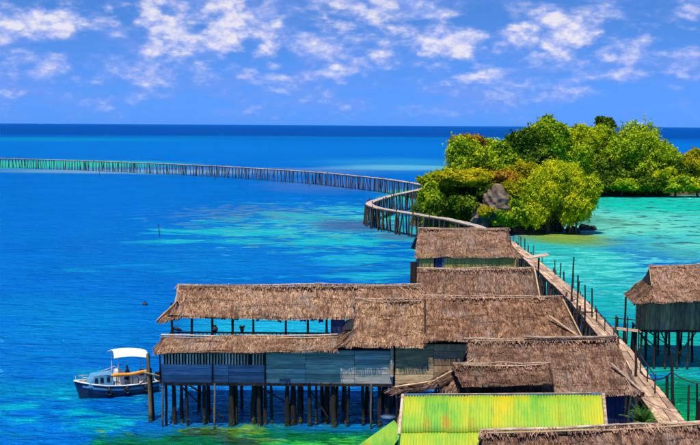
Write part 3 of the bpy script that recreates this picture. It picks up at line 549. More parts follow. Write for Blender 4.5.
# ------------------------------------------------------------------ footbridge
def build_bridge():
    px = [(-70, 156.3, 3.6), (0, 158, 3.6), (110, 161.5, 3.6), (220, 166, 3.6), (310, 171.5, 3.6), (370, 177, 3.6), (405, 181.5, 3.6), (428, 186, 3.6), (418, 189.5, 3.6), (395, 194.5, 3.6), (374, 200.5, 3.6), (369, 204, 3.6), (378, 207.5, 3.6),
          (396, 210.5, 3.6), (420, 214.5, 3.6), (447, 218.5, 3.6), (478, 226, 3.55), (500, 236, 3.5), (520, 251, 3.4), (546, 272, 3.3), (578, 301, 3.25), (606, 334, 3.2), (622, 352, 3.15), (638, 377, 3.15), (660, 406, 3.1), (678, 432, 3.1), (705, 470, 3.1)]
    pts = [P(*q) for q in px]
    # smooth the polyline a little
    fine = []
    for i in range(len(pts)-1):
        p0, p1, p2, p3 = pts[max(i-1, 0)], pts[i], pts[i+1], pts[min(i+2, len(pts)-1)]
        for k in range(6):
            tt = k/6; a = (p2-p0)*.35; b = (p3-p1)*.35
            L = (p2-p1).length; a = a.normalized()*min(a.length, L); b = b.normalized()*min(b.length, L)
            h1, h2, h3, h4 = 2*tt**3-3*tt**2+1, -2*tt**3+3*tt**2, tt**3-2*tt**2+tt, tt**3-tt**2
            fine.append(p1*h1+p2*h2+a*h3+b*h4)
    fine.append(pts[-1])
    root = thing('footbridge', 'long wooden footbridge on posts winding from the village past the islet to the horizon reef', 'footbridge', (pts[-3].x, pts[-3].y, 0))
    # resample
    acc = [0]
    for a, b in zip(fine, fine[1:]): acc.append(acc[-1]+(b-a).length)
    def pos(s):
        s = max(0, min(acc[-1]-1e-4, s)); i = int(np.searchsorted(acc, s, 'right'))-1; i = min(i, len(fine)-2)
        return fine[i].lerp(fine[i+1], (s-acc[i])/max(acc[i+1]-acc[i], 1e-6))
    def frame(s):
        d = pos(s+.6)-pos(s-.6); d.z = 0; d.normalize(); return pos(s), d, Vector((d.y, -d.x, 0))
    tot = acc[-1]; Wd = .64
    near = [i for i in range(len(fine)) if fine[i].y < 128 and i > len(px)*3][0]; s_near = acc[near]
    # far deck: planks too far to pick apart, joined
    V, Fc = [], []
    s = 0
    while s < s_near:
        p, d, sd_ = frame(s); L = 1.9; p2, d2, sd2 = frame(min(s+L*.97, s_near)); dz = random.uniform(-.03, .03)
        for w0, w1 in ((-1, -.36), (-.32, .32), (.36, 1)):
            k = len(V); e = random.uniform(-.025, .025)+dz
            for zz in (0, -.09):
                for (q, sq) in ((p, sd_), (p2, sd2)):
                    for w in (w0, w1): V.append(q+sq*w*Wd*.95+Vector((0, 0, zz+e)))
            Fc += [(k, k+1, k+3, k+2), (k+4, k+6, k+7, k+5), (k, k+4, k+5, k+1), (k+2, k+3, k+7, k+6), (k, k+2, k+6, k+4), (k+1, k+5, k+7, k+3)]
        s += L
    o = meshobj('decking', V, Fc, 'deck_far', root); o['kind'] = 'stuff'
    # near deck, board by board
    while s < tot-2:
        p, d, sd_ = frame(s); L = random.uniform(1.9, 2.3); p2, d2, sd2 = frame(min(s+L-.07, tot))
        nb = 4
        for k in range(nb):
            w = (k+.5)/nb*2-1; j = Vector((0, 0, random.uniform(-.035, .04)))
            board('plank', p+sd_*w*Wd*1.05+j-d*random.uniform(0, .12), p2+sd2*w*Wd*1.05+j+Vector((0, 0, random.uniform(-.02, .02))), Wd*2/nb*.97, .06, 'deck', root)
        board('crossbeam', p-sd_*(Wd+.2)+Vector((0, 0, -.11)), p+sd_*(Wd+.2)+Vector((0, 0, -.11)), .12, .12, 'stilt', root)
        s += L
    # posts: nearest ones as parts, remaining in one mesh
    posts = []
    s = 0
    while s < tot-1:
        p, d, sd_ = frame(s)
        for sg in (-1, 1):
            lean = sd_*sg*random.uniform(-.05, .5)+d*random.gauss(0, .33)
            top = p+sd_*sg*Wd*.88+Vector((0, 0, -.10 if random.random() < .85 else random.uniform(.1, .5))); bt = Vector((top.x, top.y, -.8))+lean
            posts.append((bt, top, random.uniform(.06, .15)))
        for _ in range(random.choice((0, 0, 1, 1, 2))):
            q = p+sd_*random.uniform(-.8, .8); posts.append((Vector((q.x, q.y, -.8))+d*random.uniform(-1.5, 1.5), q+Vector((0, 0, -.12)), .07))
        s += random.uniform(.95, 2.2) if p.y > 128 else random.uniform(.9, 1.7)
    posts.sort(key=lambda q: q[0].y)
    for a, b, r in posts[:290]: pole('post', a, b, r, 'bridge_post', root)
    V, Fc = [], []
    for a, b, r in posts[290:]: tube(V, Fc, [a, (a+b)/2+Vector((random.uniform(-.05, .05),)*3), b], [r*1.15, r, r*.95], 5)
    o = meshobj('far_posts', V, Fc, 'bridge_post', root); o['kind'] = 'stuff'
    for (u0, v0, u1, v1, hh) in ((596, 322, 614, 343, .9), (640, 372, 655, 394, .95)):
        A_, B_ = P(u0, v0, 3.2), P(u1, v1, 3.15); pole('handrail', A_+Vector((0, 0, hh)), B_+Vector((0, 0, hh*.95)), .035, 'bridge_post', root)
        for f in (.02, .5, .98): q = A_.lerp(B_, f); pole('rail_post', q+Vector((0, 0, -.5)), q+Vector((0, 0, hh+.1)), .045, 'bridge_post', root)
    for i in range(26):
        s = s_near+6+i*1.9; p, d, sd_ = frame(s); q = p-sd_*(Wd+random.uniform(.05, .5)); z1 = p.z+random.choice((-.1, .1, .25, .6, 1.1))
        if p.y > 62: pole('side_post', Vector((q.x, q.y, -1)), Vector((q.x+random.uniform(-.15, .15), q.y, z1)), random.uniform(.05, .09), 'bridge_post', root)
    # side beams
    V, Fc = [], []
    for sg in (-1, 1):
        s = 0
        while s < tot-2:
            p, d, sd_ = frame(s); p2, d2, sd2 = frame(s+3.0)
            tube(V, Fc, [p+sd_*sg*Wd*.9+Vector((0, 0, -.22)), p2+sd2*sg*Wd*.9+Vector((0, 0, -.22))], [.09, .09], 5); s += 3.05
    meshobj('side_beam', V, Fc, 'bridge_post', root)
    return frame, tot, acc, pos
BR = build_bridge()
# ------------------------------------------------------------------ houses
def wall_planks(house, x0, x1, z0, z1, Y, n, mat, cols=1, th=.03, name='plank'):
    hgt = (z1-z0)/n; xs = [x0]+sorted(random.uniform(x0+.3*(x1-x0), x0+.8*(x1-x0)) if cols == 2 else x0+(x1-x0)*(i+random.uniform(-.12, .12))/cols for i in range(1, cols))+[x1]
    for i in range(n):
        for a, b in zip(xs, xs[1:]):
            yy = Y-random.uniform(.0, .018)
            board(name, (a+.008, yy, z0+hgt*(i+.5)), (b-.008, yy, z0+hgt*(i+.5)+random.uniform(-.008, .008)), hgt*.95, th, mat, house, up=(0, -1, 0))
def vplanks(house, x0, x1, z0, z1, Y, w, mat, gap=.1, name='plank'):
    n = max(1, int((x1-x0)/w)); w = (x1-x0)/n
    for i in range(n):
        yy = Y-random.uniform(0, .015)
        board(name, (x0+w*(i+.5), yy, z0+random.uniform(0, .02)), (x0+w*(i+.5)+random.uniform(-.01, .01), yy, z1), w*(1-gap), .03, mat, house, up=(0, -1, 0))
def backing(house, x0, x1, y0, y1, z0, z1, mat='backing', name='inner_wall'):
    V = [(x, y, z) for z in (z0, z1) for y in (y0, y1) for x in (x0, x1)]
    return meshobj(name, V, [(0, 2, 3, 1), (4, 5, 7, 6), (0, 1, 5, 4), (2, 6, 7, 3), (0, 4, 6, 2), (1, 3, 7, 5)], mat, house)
def ex(u, Y): return (u-350)/1000*Y*1.0       # pixel column -> x at distance Y
def Vz(p, z): return Vector((p.x, p.y, z))
def stilts(house, spots, ztop, mat='stilt'):
    for (x, y, r) in spots: pole('stilt', (x+random.uniform(-.12, .12), y, -1.0), (x, y, ztop), r*.88, mat, house)

# --- long front house with the open hall
YF = 55.0
fz = at(270, 384, YF).z; ez = at(270, 352, YF).z
h1 = thing('stilt_house', 'long stilt house with open upper hall and blue plank front over the water', 'house', (ex(270, 57), 57, 0))
xl, xr = ex(158, YF), ex(394, YF); xm = ex(265, YF)
backing(h1, xl+.1, xr, YF+.12, YF+1.3, fz+.05, ez+.25)
board('floor_beam', (xl, YF-.03, fz-.02), (xr, YF-.03, fz-.02), .14, .14, 'stilt', h1)
meshobj('floor', [(xl, YF, fz), (xr, YF, fz), (xr, YF+6, fz), (xl, YF+6, fz), (xl, YF, fz-.08), (xr, YF, fz-.08), (xr, YF+6, fz-.08), (xl, YF+6, fz-.08)], [(0, 1, 2, 3), (7, 6, 5, 4), (0, 4, 5, 1), (1, 5, 6, 2), (2, 6, 7, 3), (3, 7, 4, 0)], 'stilt', h1)
zb = at(210, 364.5, YF).z
wall_planks(h1, xl, xm-.05, fz+.06, zb, YF, 5, 'blue_plank', 2)
wall_planks(h1, xm, xr, fz+.06, ez+.12, YF, 7, 'grey_plank', 3)
ns_ = 34
for i in range(ns_):
    x = xl+.05+(xm-xl-.15)*(i+.5)/ns_
    if random.random() < .93: board('slat', (x, YF, zb), (x+random.uniform(-.02, .02), YF, ez+.15), .085, .025, 'slat', h1, up=(0, -1, 0))
for u in (157.5, 211, 264.5): pole('wall_post', (ex(u, YF), YF-.06, fz), (ex(u, YF), YF-.06, ez+.1), .05, 'stilt', h1)
board('white_patch_board', (ex(279, YF), YF-.05, fz+.16), (ex(290, YF), YF-.05, fz+.16), .28, .02, 'net', h1, up=(0, -1, 0))
# side wall (left end)
for i in range(5):
    board('plank', (xl-.02, YF+.05, fz+.1+.2*i), (xl-.02, YF+4.5, fz+.1+.2*i), .19, .03, 'blue_plank', h1, up=(-1, 0, 0))
# lean-to roof in front
la, lb = at(163, 336.5, 56.0), at(336, 336, 56.0); lc, ld = at(336, 352, 54.3), at(154, 352.5, 54.3)
slope(h1, la, lb, lc, ld, 'thatch'); slope(h1, la, la+Vector((0, .05, 0)), at(155, 347, 56.2), ld, 'thatch', .8)
bent_pole('ridge_pole', la+Vector((-.1, -.03, .08)), lb+Vector((.1, -.03, .08)), .055, 'pale_wood', h1)
bent_pole('ridge_pole', la+Vector((-.1, -.22, .0)), lb+Vector((.1, -.22, .0)), .03, 'bamboo', h1)
# hall roof
YE, YR, YB = 56.4, 58.6, 60.8
ra, rb = at(179, 286.5, YR), at(421, 286, YR); ec, ed = at(428, 317.5, YE), at(180, 318, YE)
zE = ed.z; mid_l = at(178, 303, YE+1.1)
slope(h1, ra, rb, ec, ed, 'thatch')
bc, bd = Vector((rb.x+.3, YB, zE)), Vector((ra.x, YB, zE))
slope(h1, rb, ra, bd, bc, 'thatch', .5)
hipL = at(157, 322, YE+.1); hipB = Vector((hipL.x, YB, hipL.z))
gz = ra.z-.85
gl, gb = Vector((ra.x, YE+1.15, gz)), Vector((ra.x, YB-1.15, gz))
slope(h1, gb, gl, hipL, hipB, 'thatch', 1.0)
slope(h1, gl, gl+Vector((.05, 0, 0)), ed, hipL, 'thatch', .8)
meshobj('gable', [ra+Vector((.1, 0, -.1)), gl+Vector((.1, 0, 0)), gb+Vector((.1, 0, 0))], [(0, 1, 2)], 'under', h1)
ridge(h1, ra+Vector((-.1, 0, .06)), rb+Vector((.1, 0, .06)))
pole('hip_pole', gl+Vector((0, 0, .1)), hipL+Vector((0, 0, .1)), .04, 'bamboo', h1)
pole('verge_or_gap_pole', ra+Vector((-.02, 0, .08)), gl+Vector((-.02, -.05, .08)), .075, 'bamboo', h1)
# hall posts, rails, floor
zf = la.z-1.35
for yy in (YE+.25, YB-.25):
    us = (170, 190, 211, 231.5, 252.5, 285.5, 308, 327)
    for u in us: pole('hall_post', (ex(u, yy), yy, zf), (ex(u, yy), yy, zE+.12), .075, 'stilt', h1)
    if yy < 58:
        zr = at(200, 332.5, yy).z
        board('rail', (ex(168, yy), yy, zr), (ex(330, yy), yy, zr), .05, .09, 'stilt', h1)
        for i in range(40): x = ex(168, yy)+(ex(330, yy)-ex(168, yy))*i/39; board('baluster', (x, yy+.03, zf), (x, yy+.03, zr), .045, .03, 'stilt', h1, up=(0, -1, 0))
        board('eave_beam', (ex(166, yy), yy, zE+.06), (ex(420, yy), yy, zE+.06), .08, .1, 'stilt', h1)
    else: board('eave_beam', (ex(166, YE), yy, zE+.02), (ex(420, YE), yy, zE+.02), .08, .1, 'stilt', h1)
backing(h1, ex(331, YE), ex(345, YE), YE+.2, YB-.2, zf, zE, 'navy_wall', 'partition')
meshobj('hall_floor', [(ex(166, 57), 56.1, zf), (ex(420, 57), 56.1, zf), (ex(420, 57), YB, zf), (ex(166, 57), YB, zf), (ex(166, 57), 56.1, zf-.08), (ex(420, 57), 56.1, zf-.08), (ex(420, 57), YB, zf-.08), (ex(166, 57), YB, zf-.08)], [(0, 1, 2, 3), (7, 6, 5, 4), (0, 4, 5, 1), (1, 5, 6, 2), (2, 6, 7, 3), (3, 7, 4, 0)], 'stilt', h1)
for x in (xl+.2, (xl+xr)/2, xr-.5):
    for y in (YE+.3, YB-.3): pole('hall_pillar', (x, y, fz), (x, y, zf), .08, 'stilt', h1)
# stilts from the photograph
fr = [(162, .10), (169, .15), (176, .12), (183, .1), (201, .13), (204, .1), (229, .2), (233, .14), (252, .22), (257, .13), (264, .12), (269, .1), (287, .17), (292, .22), (298, .16), (309, .13), (316, .1), (328, .2), (333, .2), (338, .12), (346, .11), (350, .1), (364, .12), (373, .12), (381, .15), (388, .13), (393, .12)]
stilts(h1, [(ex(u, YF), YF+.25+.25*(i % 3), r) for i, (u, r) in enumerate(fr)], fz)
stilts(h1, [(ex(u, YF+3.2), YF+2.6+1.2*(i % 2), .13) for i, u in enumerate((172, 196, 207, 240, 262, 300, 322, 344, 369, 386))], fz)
for (u0, v0, u1, v1) in ((183, 388, 201, 405), (262, 388, 285, 402), (212, 410, 224, 420), (310, 390, 328, 418), (190, 386, 210, 398)):
    pole('brace', at(u0, v0, YF+.2), at(u1, v1, YF+.5), .05, 'stilt', h1)
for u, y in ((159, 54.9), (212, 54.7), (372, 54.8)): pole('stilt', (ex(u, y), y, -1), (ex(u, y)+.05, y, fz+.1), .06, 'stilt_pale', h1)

# --- middle house (thatched, joins the long one)
h2 = thing('stilt_house', 'square thatched house joined to the right end of the long open hall', 'house', (ex(380, 57), 57, 0))
Y2 = 57.4
a, b = at(357, 300.5, Y2), at(424, 300.5, Y2); c_, d_ = at(426, 346, 54.5), at(334, 347, 54.5)
slope(h2, a, b, c_, at(352, 346.5, 54.5), 'thatch_gold'); 
gl2 = at(357, 328, 55.6); slope(h2, gl2, gl2+Vector((.05, 0, 0)), at(352, 346.5, 54.5), d_, 'thatch_gold', .9)
rearL = Vector((d_.x, 60.3, d_.z)); gb2 = Vector((gl2.x, 59.2, gl2.z))
slope(h2, gb2, gl2, d_, rearL, 'thatch_gold')
slope(h2, b, a, Vector((a.x-.2, 60.3, d_.z)), Vector((b.x, 60.3, d_.z)), 'thatch_gold', .4)
meshobj('gable', [a+Vector((.12, 0, -.1)), gl2+Vector((.12, 0, 0)), gb2+Vector((.12, 0, 0))], [(0, 1, 2)], 'backing', h2)
meshobj('verge_shade', [a+Vector((-.05, .02, 0)), at(356.5, 329, 55.65), at(342, 330.5, 56.1), a+Vector((.3, .3, 0)), at(362, 327, 56), at(346, 328, 56.6)], [(0, 2, 1), (3, 4, 5), (0, 1, 4, 3), (1, 2, 5, 4), (2, 0, 3, 5)], 'backing', h2)  # near-black solid standing for the shade on the left verge
pole('verge_or_gap_pole', at(424.5, 301.5, Y2)+Vector((0, -.05, .1)), at(425, 346.5, 54.5)+Vector((0, -.05, .02)), .06, 'stilt', h2)  # dark pole added to stand for the shaded gap beside the next roof
ridge(h2, a+Vector((-.12, 0, .05)), b+Vector((0, 0, .05)))
# --- big roof house
h3 = thing('stilt_house', 'thatched house with the widest roof and brown plank wall behind the corrugated roof', 'house', (ex(500, 57), 57, 0))
Y3 = 57.8
a, b = at(424, 297, Y3), at(561, 297.5, Y3); c_, d_ = at(582, 339, 54.6), at(424, 341, 54.6)
slope(h3, a, b, c_, d_, 'thatch_brown')
tip = at(592, 337, 55.2); tb = Vector((tip.x, 60.8, tip.z))
slope(h3, b, b+Vector((0, .05, 0)), tb, c_, 'thatch_brown'); slope(h3, b, a, Vector((a.x, 61, d_.z)), tb, 'thatch_brown', .4)
ridge(h3, a+Vector((-.2, 0, .05)), b+Vector((.1, 0, .05)))
pole('hip_pole', b+Vector((.05, -.3, -.05)), c_+Vector((0, 0, .1)), .05, 'bamboo', h3)
pole('hip_pole', at(549, 318, 56)+Vector((0, 0, .12)), at(578, 338, 54.9)+Vector((0, 0, .1)), .06, 'bamboo', h3)
wx0, wx1 = ex(396, YF), ex(585, YF)
backing(h3, wx0, wx1, YF+.1, YF+5, fz, at(430, 345, YF).z)
zt = at(430, 344, YF).z; zlo = fz-.1
wall_planks(h3, wx0+.05, ex(436, YF), zlo, zt, YF, 7, 'brown_plank', 1); wall_planks(h3, ex(436, YF), ex(470, YF), zlo, zt, YF+.02, 6, 'dark_plank', 1)
wall_planks(h3, ex(470, YF), wx1, zlo, zt, YF+.02, 6, 'brown_plank', 2)
pole('corner_post', (ex(393.5, YF), YF-.08, at(393, 376, YF).z), (ex(393.5, YF), YF-.08, zt), .12, 'pale_wood', h3)
stilts(h3, [(ex(u, YF), YF+.4+y, .12) for u in (400, 420, 450, 480, 520, 560, 580) for y in (0, 4)], fz)
# --- roof behind
h4 = thing('stilt_house', 'thatched house between the widest roof and the olive-walled hut', 'house', (ex(475, 65), 65, 0))
Y4 = 65.0
a, b = at(417, 269.5, Y4), at(534, 269, Y4); zE4 = a.z-2.3
f4, g4 = Vector((ex(546, 62), 62, zE4)), Vector((ex(413, 62), 62, zE4))
slope(h4, a, b, f4, g4, 'thatch_grey'); slope(h4, b, a, Vector((g4.x, 68, zE4)), Vector((f4.x, 68, zE4)), 'thatch_grey', .4)
slope(h4, b, b+Vector((0, .05, 0)), Vector((f4.x, 68, zE4)), f4, 'thatch_grey', .8)
ridge(h4, a+Vector((-.1, 0, .05)), b+Vector((.1, 0, .05)))
pole('hip_pole', b+Vector((0, -.1, .08)), f4+Vector((0, 0, .1)), .05, 'bamboo', h4)
backing(h4, g4.x+.3, f4.x-.4, 62.5, 67.5, fz, zE4+.1, 'dark_plank', 'wall')
stilts(h4, [(x, y, .12) for x in np.linspace(g4.x+.4, f4.x-.5, 5) for y in (62.8, 67)], fz)
for u, r in ((415.5, .2), (413, .12)): pole('corner_post', (ex(u, 63), 63, -1), (ex(u, 63), 63, at(415, 262, 63).z), r, 'stilt', h4)
# --- olive walled hut
h5 = thing('stilt_house', 'small thatched hut with olive yellow walls beside the footbridge', 'house', (ex(465, 90), 90, 0))
Y5 = 90.0
a, b = at(419, 229, Y5), at(508, 229.5, Y5); c_, d_ = at(511, 257.5, 86.8), at(415, 257, 86.8)
slope(h5, a, b, c_, d_, 'thatch_grey', 1.0); zz = d_.z
tip = at(524, 257, 87.2)
slope(h5, b, b+Vector((0, .05, 0)), Vector((tip.x, 93, zz)), c_, 'thatch_grey', .9)
gm = b.lerp(c_, .55)
slope(h5, b, a, Vector((d_.x, 93.2, zz)), Vector((c_.x, 93.2, zz)), 'thatch_grey', .4)
slope(h5, gm, gm+Vector((.1, .1, 0)), tip, c_, 'thatch_grey', .9)
ridge(h5, a+Vector((-.1, 0, .05)), b+Vector((.1, 0, .05)), pole_r=.06)
x0, x1 = ex(420, 87.05), ex(518, 87.05); zl5 = at(450, 276, 87.05).z
backing(h5, x0+.1, x1-.05, 87.12, 92.5, zl5, zz+.15)
vplanks(h5, x0, ex(435, 87.05), zl5, zz+.2, 87.05, .3, 'olive_plank', .04); vplanks(h5, ex(445, 87.05), x1, zl5, zz+.2, 87.05, .3, 'olive_plank', .04)
board('door_post', (ex(444, 87.05), 87.0, zl5), (ex(444, 87.05), 87.0, zz+.1), .14, .06, 'net', h5, up=(0, -1, 0))
board('door', (ex(440, 87.05), 87.05, zl5), (ex(440, 87.05), 87.05, zz+.1), .7, .03, 'navy_wall', h5, up=(0, -1, 0))
stilts(h5, [(x, y, .12) for x in np.linspace(x0+.2, x1-.2, 5) for y in (87.8, 92)], zl5)
# --- front right house
h6 = thing('stilt_house', 'thatched house with navy wall right of the corrugated roof along the footbridge', 'house', (ex(550, 48), 48, 0))
Y6 = 49.0
a, b = at(468, 341, Y6), at(614, 339.5, Y6); c_, d_ = at(628, 394, 46), at(470, 394, 46)
slope(h6, a, b, c_, d_, 'thatch_grey', 1.1); zz = d_.z
slope(h6, b, a, Vector((a.x, 52, zz)), Vector((b.x+.2, 52, zz)), 'thatch_grey', .4)
tip = at(641, 393, 46.2)
slope(h6, b, b+Vector((0, .05, 0)), Vector((tip.x, 51.8, tip.z)), tip, 'thatch_grey', .9); slope(h6, b, b+Vector((.05, 0, 0)), tip, c_, 'thatch_grey', .9)
ridge(h6, a+Vector((-.2, 0, .06)), b+Vector((.1, 0, .06)), pole_r=.06)
bent_pole('ridge_pole', at(523, 340.5, 48.9)+Vector((0, -.1, .2)), at(616, 339, 48.9)+Vector((0, -.1, .2)), .07, 'pale_wood', h6)
pole('hip_pole', at(611, 366, 47.4)+Vector((0, 0, .12)), tip+Vector((0, 0, .1)), .06, 'pale_wood', h6)
meshobj('gable', [a+Vector((.1, 0, -.1)), Vector((d_.x+.1, 46.2, zz)), Vector((a.x+.1, 51.8, zz))], [(0, 1, 2)], 'backing', h6)
zl6 = 2.6
backing(h6, ex(470, 46.5), ex(632, 46.5)-.05, 46.56, 51.3, zl6, zz+.2)
vplanks(h6, ex(598, 46.5), ex(632, 46.5), zl6, zz+.2, 46.5, .22, 'navy_wall', .05); vplanks(h6, ex(470, 46.5), ex(598, 46.5), zl6, zz+.2, 46.5, .35, 'dark_plank', .05)
stilts(h6, [(x, y, .11) for x in np.linspace(ex(472, 46.5), ex(630, 46.5), 6) for y in (46.8, 51)], zl6)
# hood roof in front
a, b = at(453, 366, 45.6), at(549, 365, 45.6); c_, d_ = at(551, 383.5, 44.3), at(462, 385.5, 44.3)
slope(h6, a, b, c_, d_, 'thatch_red', 1.2, shag=.08, wob=.03); slope(h6, b, a, a+Vector((0, .9, -.5)), b+Vector((0, .9, -.5)), 'thatch_red', .5)
slope(h6, b, b+Vector((0, .05, 0)), b+Vector((.35, .9, -.5)), c_+Vector((.1, 0, 0)), 'thatch_red', .9, wob=.03)
ridge(h6, a+Vector((0, 0, .06)), b+Vector((.05, 0, .06)), pole_r=.05)
for u in (463, 500, 545): pole('hood_post', (ex(u, 45), 45, 2.6), (ex(u, 45), 45, d_.z+.12), .06, 'stilt', h6)
for s_ in (-1, 1): board('hood_beam', (ex(462, 45), 45.0+.9*(s_ > 0), d_.z+.08), (ex(549, 45), 45+.9*(s_ > 0), d_.z+.08), .08, .08, 'stilt', h6)
# --- corrugated shed roof
sh = thing('corrugated_shed', 'shed under a green and yellow corrugated sheet roof with rust spots', 'shed', (ex(500, 43.5), 43.5, 0))
TL, TR = at(404, 396, 44.3), at(602, 395, 44.3); BL, BR_ = at(399, 452, 41.6), at(607, 452, 41.6)
def sheet(name, p00, p10, p11, p01, parent, mat='sheet', amp=.032, pitch=.13, lift=0.0):
    p00, p10, p11, p01 = map(Vector, (p00, p10, p11, p01)); w = (p10-p00).length; n = max(4, int(w/pitch*4)); nr = (p10-p00).cross(p01-p00).normalized()
    if nr.z < 0: nr = -nr
    V, Fc = [], []
    for th_ in (0, -.012):
        for j in range(5):
            for i in range(n+1):
                f, g = i/n, j/4; q = (p00.lerp(p10, f)).lerp(p01.lerp(p11, f), g); V.append(q+nr*(amp*math.sin(f*w/pitch*2*math.pi)+th_+lift))
    k = n+1; N = 5*k
    for j in range(4):
        for i in range(n): q = (j*k+i, (j+1)*k+i, (j+1)*k+i+1, j*k+i+1); Fc.append(q); Fc.append(tuple(N+x for x in q[::-1]))
    rim = list(range(k))+[j*k+n for j in range(1, 5)]+[4*k+i for i in range(n-1, -1, -1)]+[j*k for j in (3, 2, 1)]
    for x, y in zip(rim, rim[1:]+rim[:1]): Fc.append((x, y, N+y, N+x))
    o = meshobj(name, V, Fc, mat, parent, True); return o
nsh = 9
for r_ in range(2):
    g0, g1 = (0, .66) if r_ == 0 else (.62, 1.0)
    for i in range(nsh):
        f0, f1 = i/nsh, (i+1.04)/nsh if i < nsh-1 else 1
        q = lambda f, g: TL.lerp(TR, f).lerp(BL.lerp(BR_, f), g)
        sheet('roof_sheet', q(f0, g0), q(f1, g0), q(f1, g1), q(f0, g1), sh, lift=.022*(i % 2)-.03*r_)
board('verge_board', TL+Vector((-.06, 0, .06)), TL.lerp(BL, .72)+Vector((-.06, 0, .06)), .12, .10, 'pale_wood', sh); board('verge_board', TR+Vector((.06, 0, .06)), TR.lerp(BR_, .62)+Vector((.06, 0, .06)), .13, .10, 'pale_wood', sh)
board('ridge_board', TL+Vector((-.1, .05, .04)), TR+Vector((.1, .05, .04)), .12, .08, 'net', sh)
pole('ridge_batten', TL+Vector((1.1, .0, .09)), TR+Vector((-.5, 0, .09)), .025, 'pale_wood', sh)
for f in (.02, .5, .98):
    for q in (TL.lerp(TR, f), TL.lerp(BL, .9).lerp(TR.lerp(BR_, .9), f)): pole('post', (q.x, q.y+.1, -1), (q.x, q.y+.1, q.z-.1), .07, 'stilt', sh)
backing(sh, TL.x+.4, TR.x-.3, 43.6, 44.1, 2.4, TL.z-.65, 'dark_plank', 'rear_wall')
# loose sheet leaning at its left
ls = sheet('plastic_sheet', at(394, 420, 44.4), at(404, 432, 42.8), at(386, 456, 42.4), at(357, 446, 44.0), None, pitch=.2, amp=.015)
tag(ls, 'loose bent yellow green sheet leaning below the left edge of the corrugated roof', 'sheet')
# --- collapsed thatch heap left of the hood roof
hp = thing('collapsed_awning', 'collapsed brown thatch awning sagging between the plank wall and corrugated roof', 'awning', (ex(430, 46.5), 46.5, 0))
slope(hp, at(470, 358, 47), at(474, 364, 46.4), at(440, 386, 45.4), at(428, 382, 46.6), 'thatch_red', 1.0, shag=.4, wob=.12)
slope(hp, at(432, 379, 46.8), at(440, 384, 45.8), at(405, 392, 45.2), at(394, 387, 46.4), 'thatch', 1.2, shag=.45, wob=.14)
slope(hp, at(447, 376, 46.6), at(472, 374, 46.2), at(470, 390, 45.0), at(440, 391, 45.3), 'thatch_red', .8, shag=.45, wob=.14)
for (u0, v0, u1, v1) in ((396, 390, 402, 425), (437, 377, 441, 395), (395, 387, 434, 381), (428, 384, 474, 359), (399, 389, 398, 428), (408, 384, 440, 387), (452, 388, 473, 362)): pole('broken_pole', at(u0, v0, 46), at(u1, v1, 45.7), .045, 'bamboo', hp)
pole('prop', (ex(436, 46), 46, -1), at(436, 385, 46), .08, 'stilt', hp); pole('prop', (ex(398, 45.8), 45.8, -1), at(398, 391, 45.8), .08, 'stilt', hp); pole('prop', (ex(466, 46.2), 46.2, -1), at(466, 366, 46.2), .08, 'stilt', hp)
# --- foreground roof
h8 = thing('stilt_house', 'thatched house at the bottom right corner nearest to the camera', 'house', (ex(600, 36), 36, 0))
a, b = at(482, 434, 38), at(712, 425, 38); zz = a.z-1.9
slope(h8, a, b, Vector((b.x+.3, 35.2, zz)), Vector((a.x-.1, 35.2, zz)), 'thatch_red', 1.2); slope(h8, b, a, Vector((a.x, 40.6, zz)), Vector((b.x+.3, 40.6, zz)), 'thatch_red', .5)
ridge(h8, a+Vector((-.1, 0, .08)), b+Vector((.1, 0, .08)), pole_r=.06)
bent_pole('ridge_pole', a+Vector((-.1, .06, .15)), b+Vector((.1, .06, .15)), .055, 'pale_wood', h8)
backing(h8, a.x+.4, b.x-.2, 36, 40, 2.6, zz+.1, 'dark_plank', 'wall')
meshobj('gable', [a+Vector((.3, 0, -.1)), Vector((a.x+.3, 35.6, zz)), Vector((a.x+.3, 40.4, zz))], [(0, 1, 2)], 'backing', h8)
stilts(h8, [(x, y, .1) for x in np.linspace(a.x+.5, b.x-.3, 4) for y in (36.2, 39.8)], 2.6)
# --- right stilt house
h10 = thing('stilt_house', 'stilt house standing alone over turquoise water at the right edge', 'house', (ex(685, 71), 71, 0))
YH = 69.0; f10 = at(675, 330, YH).z; e10 = at(675, 303, YH-.9).z
a, b = at(650, 267, 72.2), at(735, 265, 72.2); 
c_, d_ = at(745, 302, YH-1), at(633, 303, YH-.8); gl = at(652, 287, 70.4); gb = Vector((gl.x, 73.2, gl.z))
d2_ = at(655, 302, YH-1); slope(h10, a, b, c_, d2_, 'thatch_grey', 1.0); slope(h10, b, a, Vector((a.x, 75.2, e10)), Vector((b.x+.6, 75.2, e10)), 'thatch_grey', .4)
tip = at(624, 294, 72.5)
slope(h10, gb, gl, d_, tip, 'thatch', 1.2)
slope(h10, gl, gl+Vector((.05, 0, 0)), d2_, d_, 'thatch', .9)
meshobj('gable', [a+Vector((.12, 0, -.1)), gl+Vector((.12, 0, 0)), gb+Vector((.12, 0, 0))], [(0, 1, 2)], 'backing', h10)
ridge(h10, a+Vector((-.1, 0, .05)), b+Vector((.1, 0, .05)), pole_r=.05)
pole('verge_or_gap_pole', a+Vector((-.05, 0, .08)), gl+Vector((-.05, -.05, .08)), .04, 'bamboo', h10)
x0, x1 = ex(640, YH), ex(735, YH)
xk = ex(642, 74); meshobj('inner_wall', [(x0+.08, YH+.06, f10), (x1, YH+.06, f10), (x1, 74, f10), (xk, 74, f10), (x0+.08, YH+.06, e10+.3), (x1, YH+.06, e10+.3), (x1, 74, e10+.3), (xk, 74, e10+.3)], [(3, 2, 1, 0), (4, 5, 6, 7), (0, 1, 5, 4), (1, 2, 6, 5), (2, 3, 7, 6), (3, 0, 4, 7)], 'backing', h10)
vplanks(h10, x0, x1, f10-.05, e10+.25, YH, .34, 'dark_plank', .05)
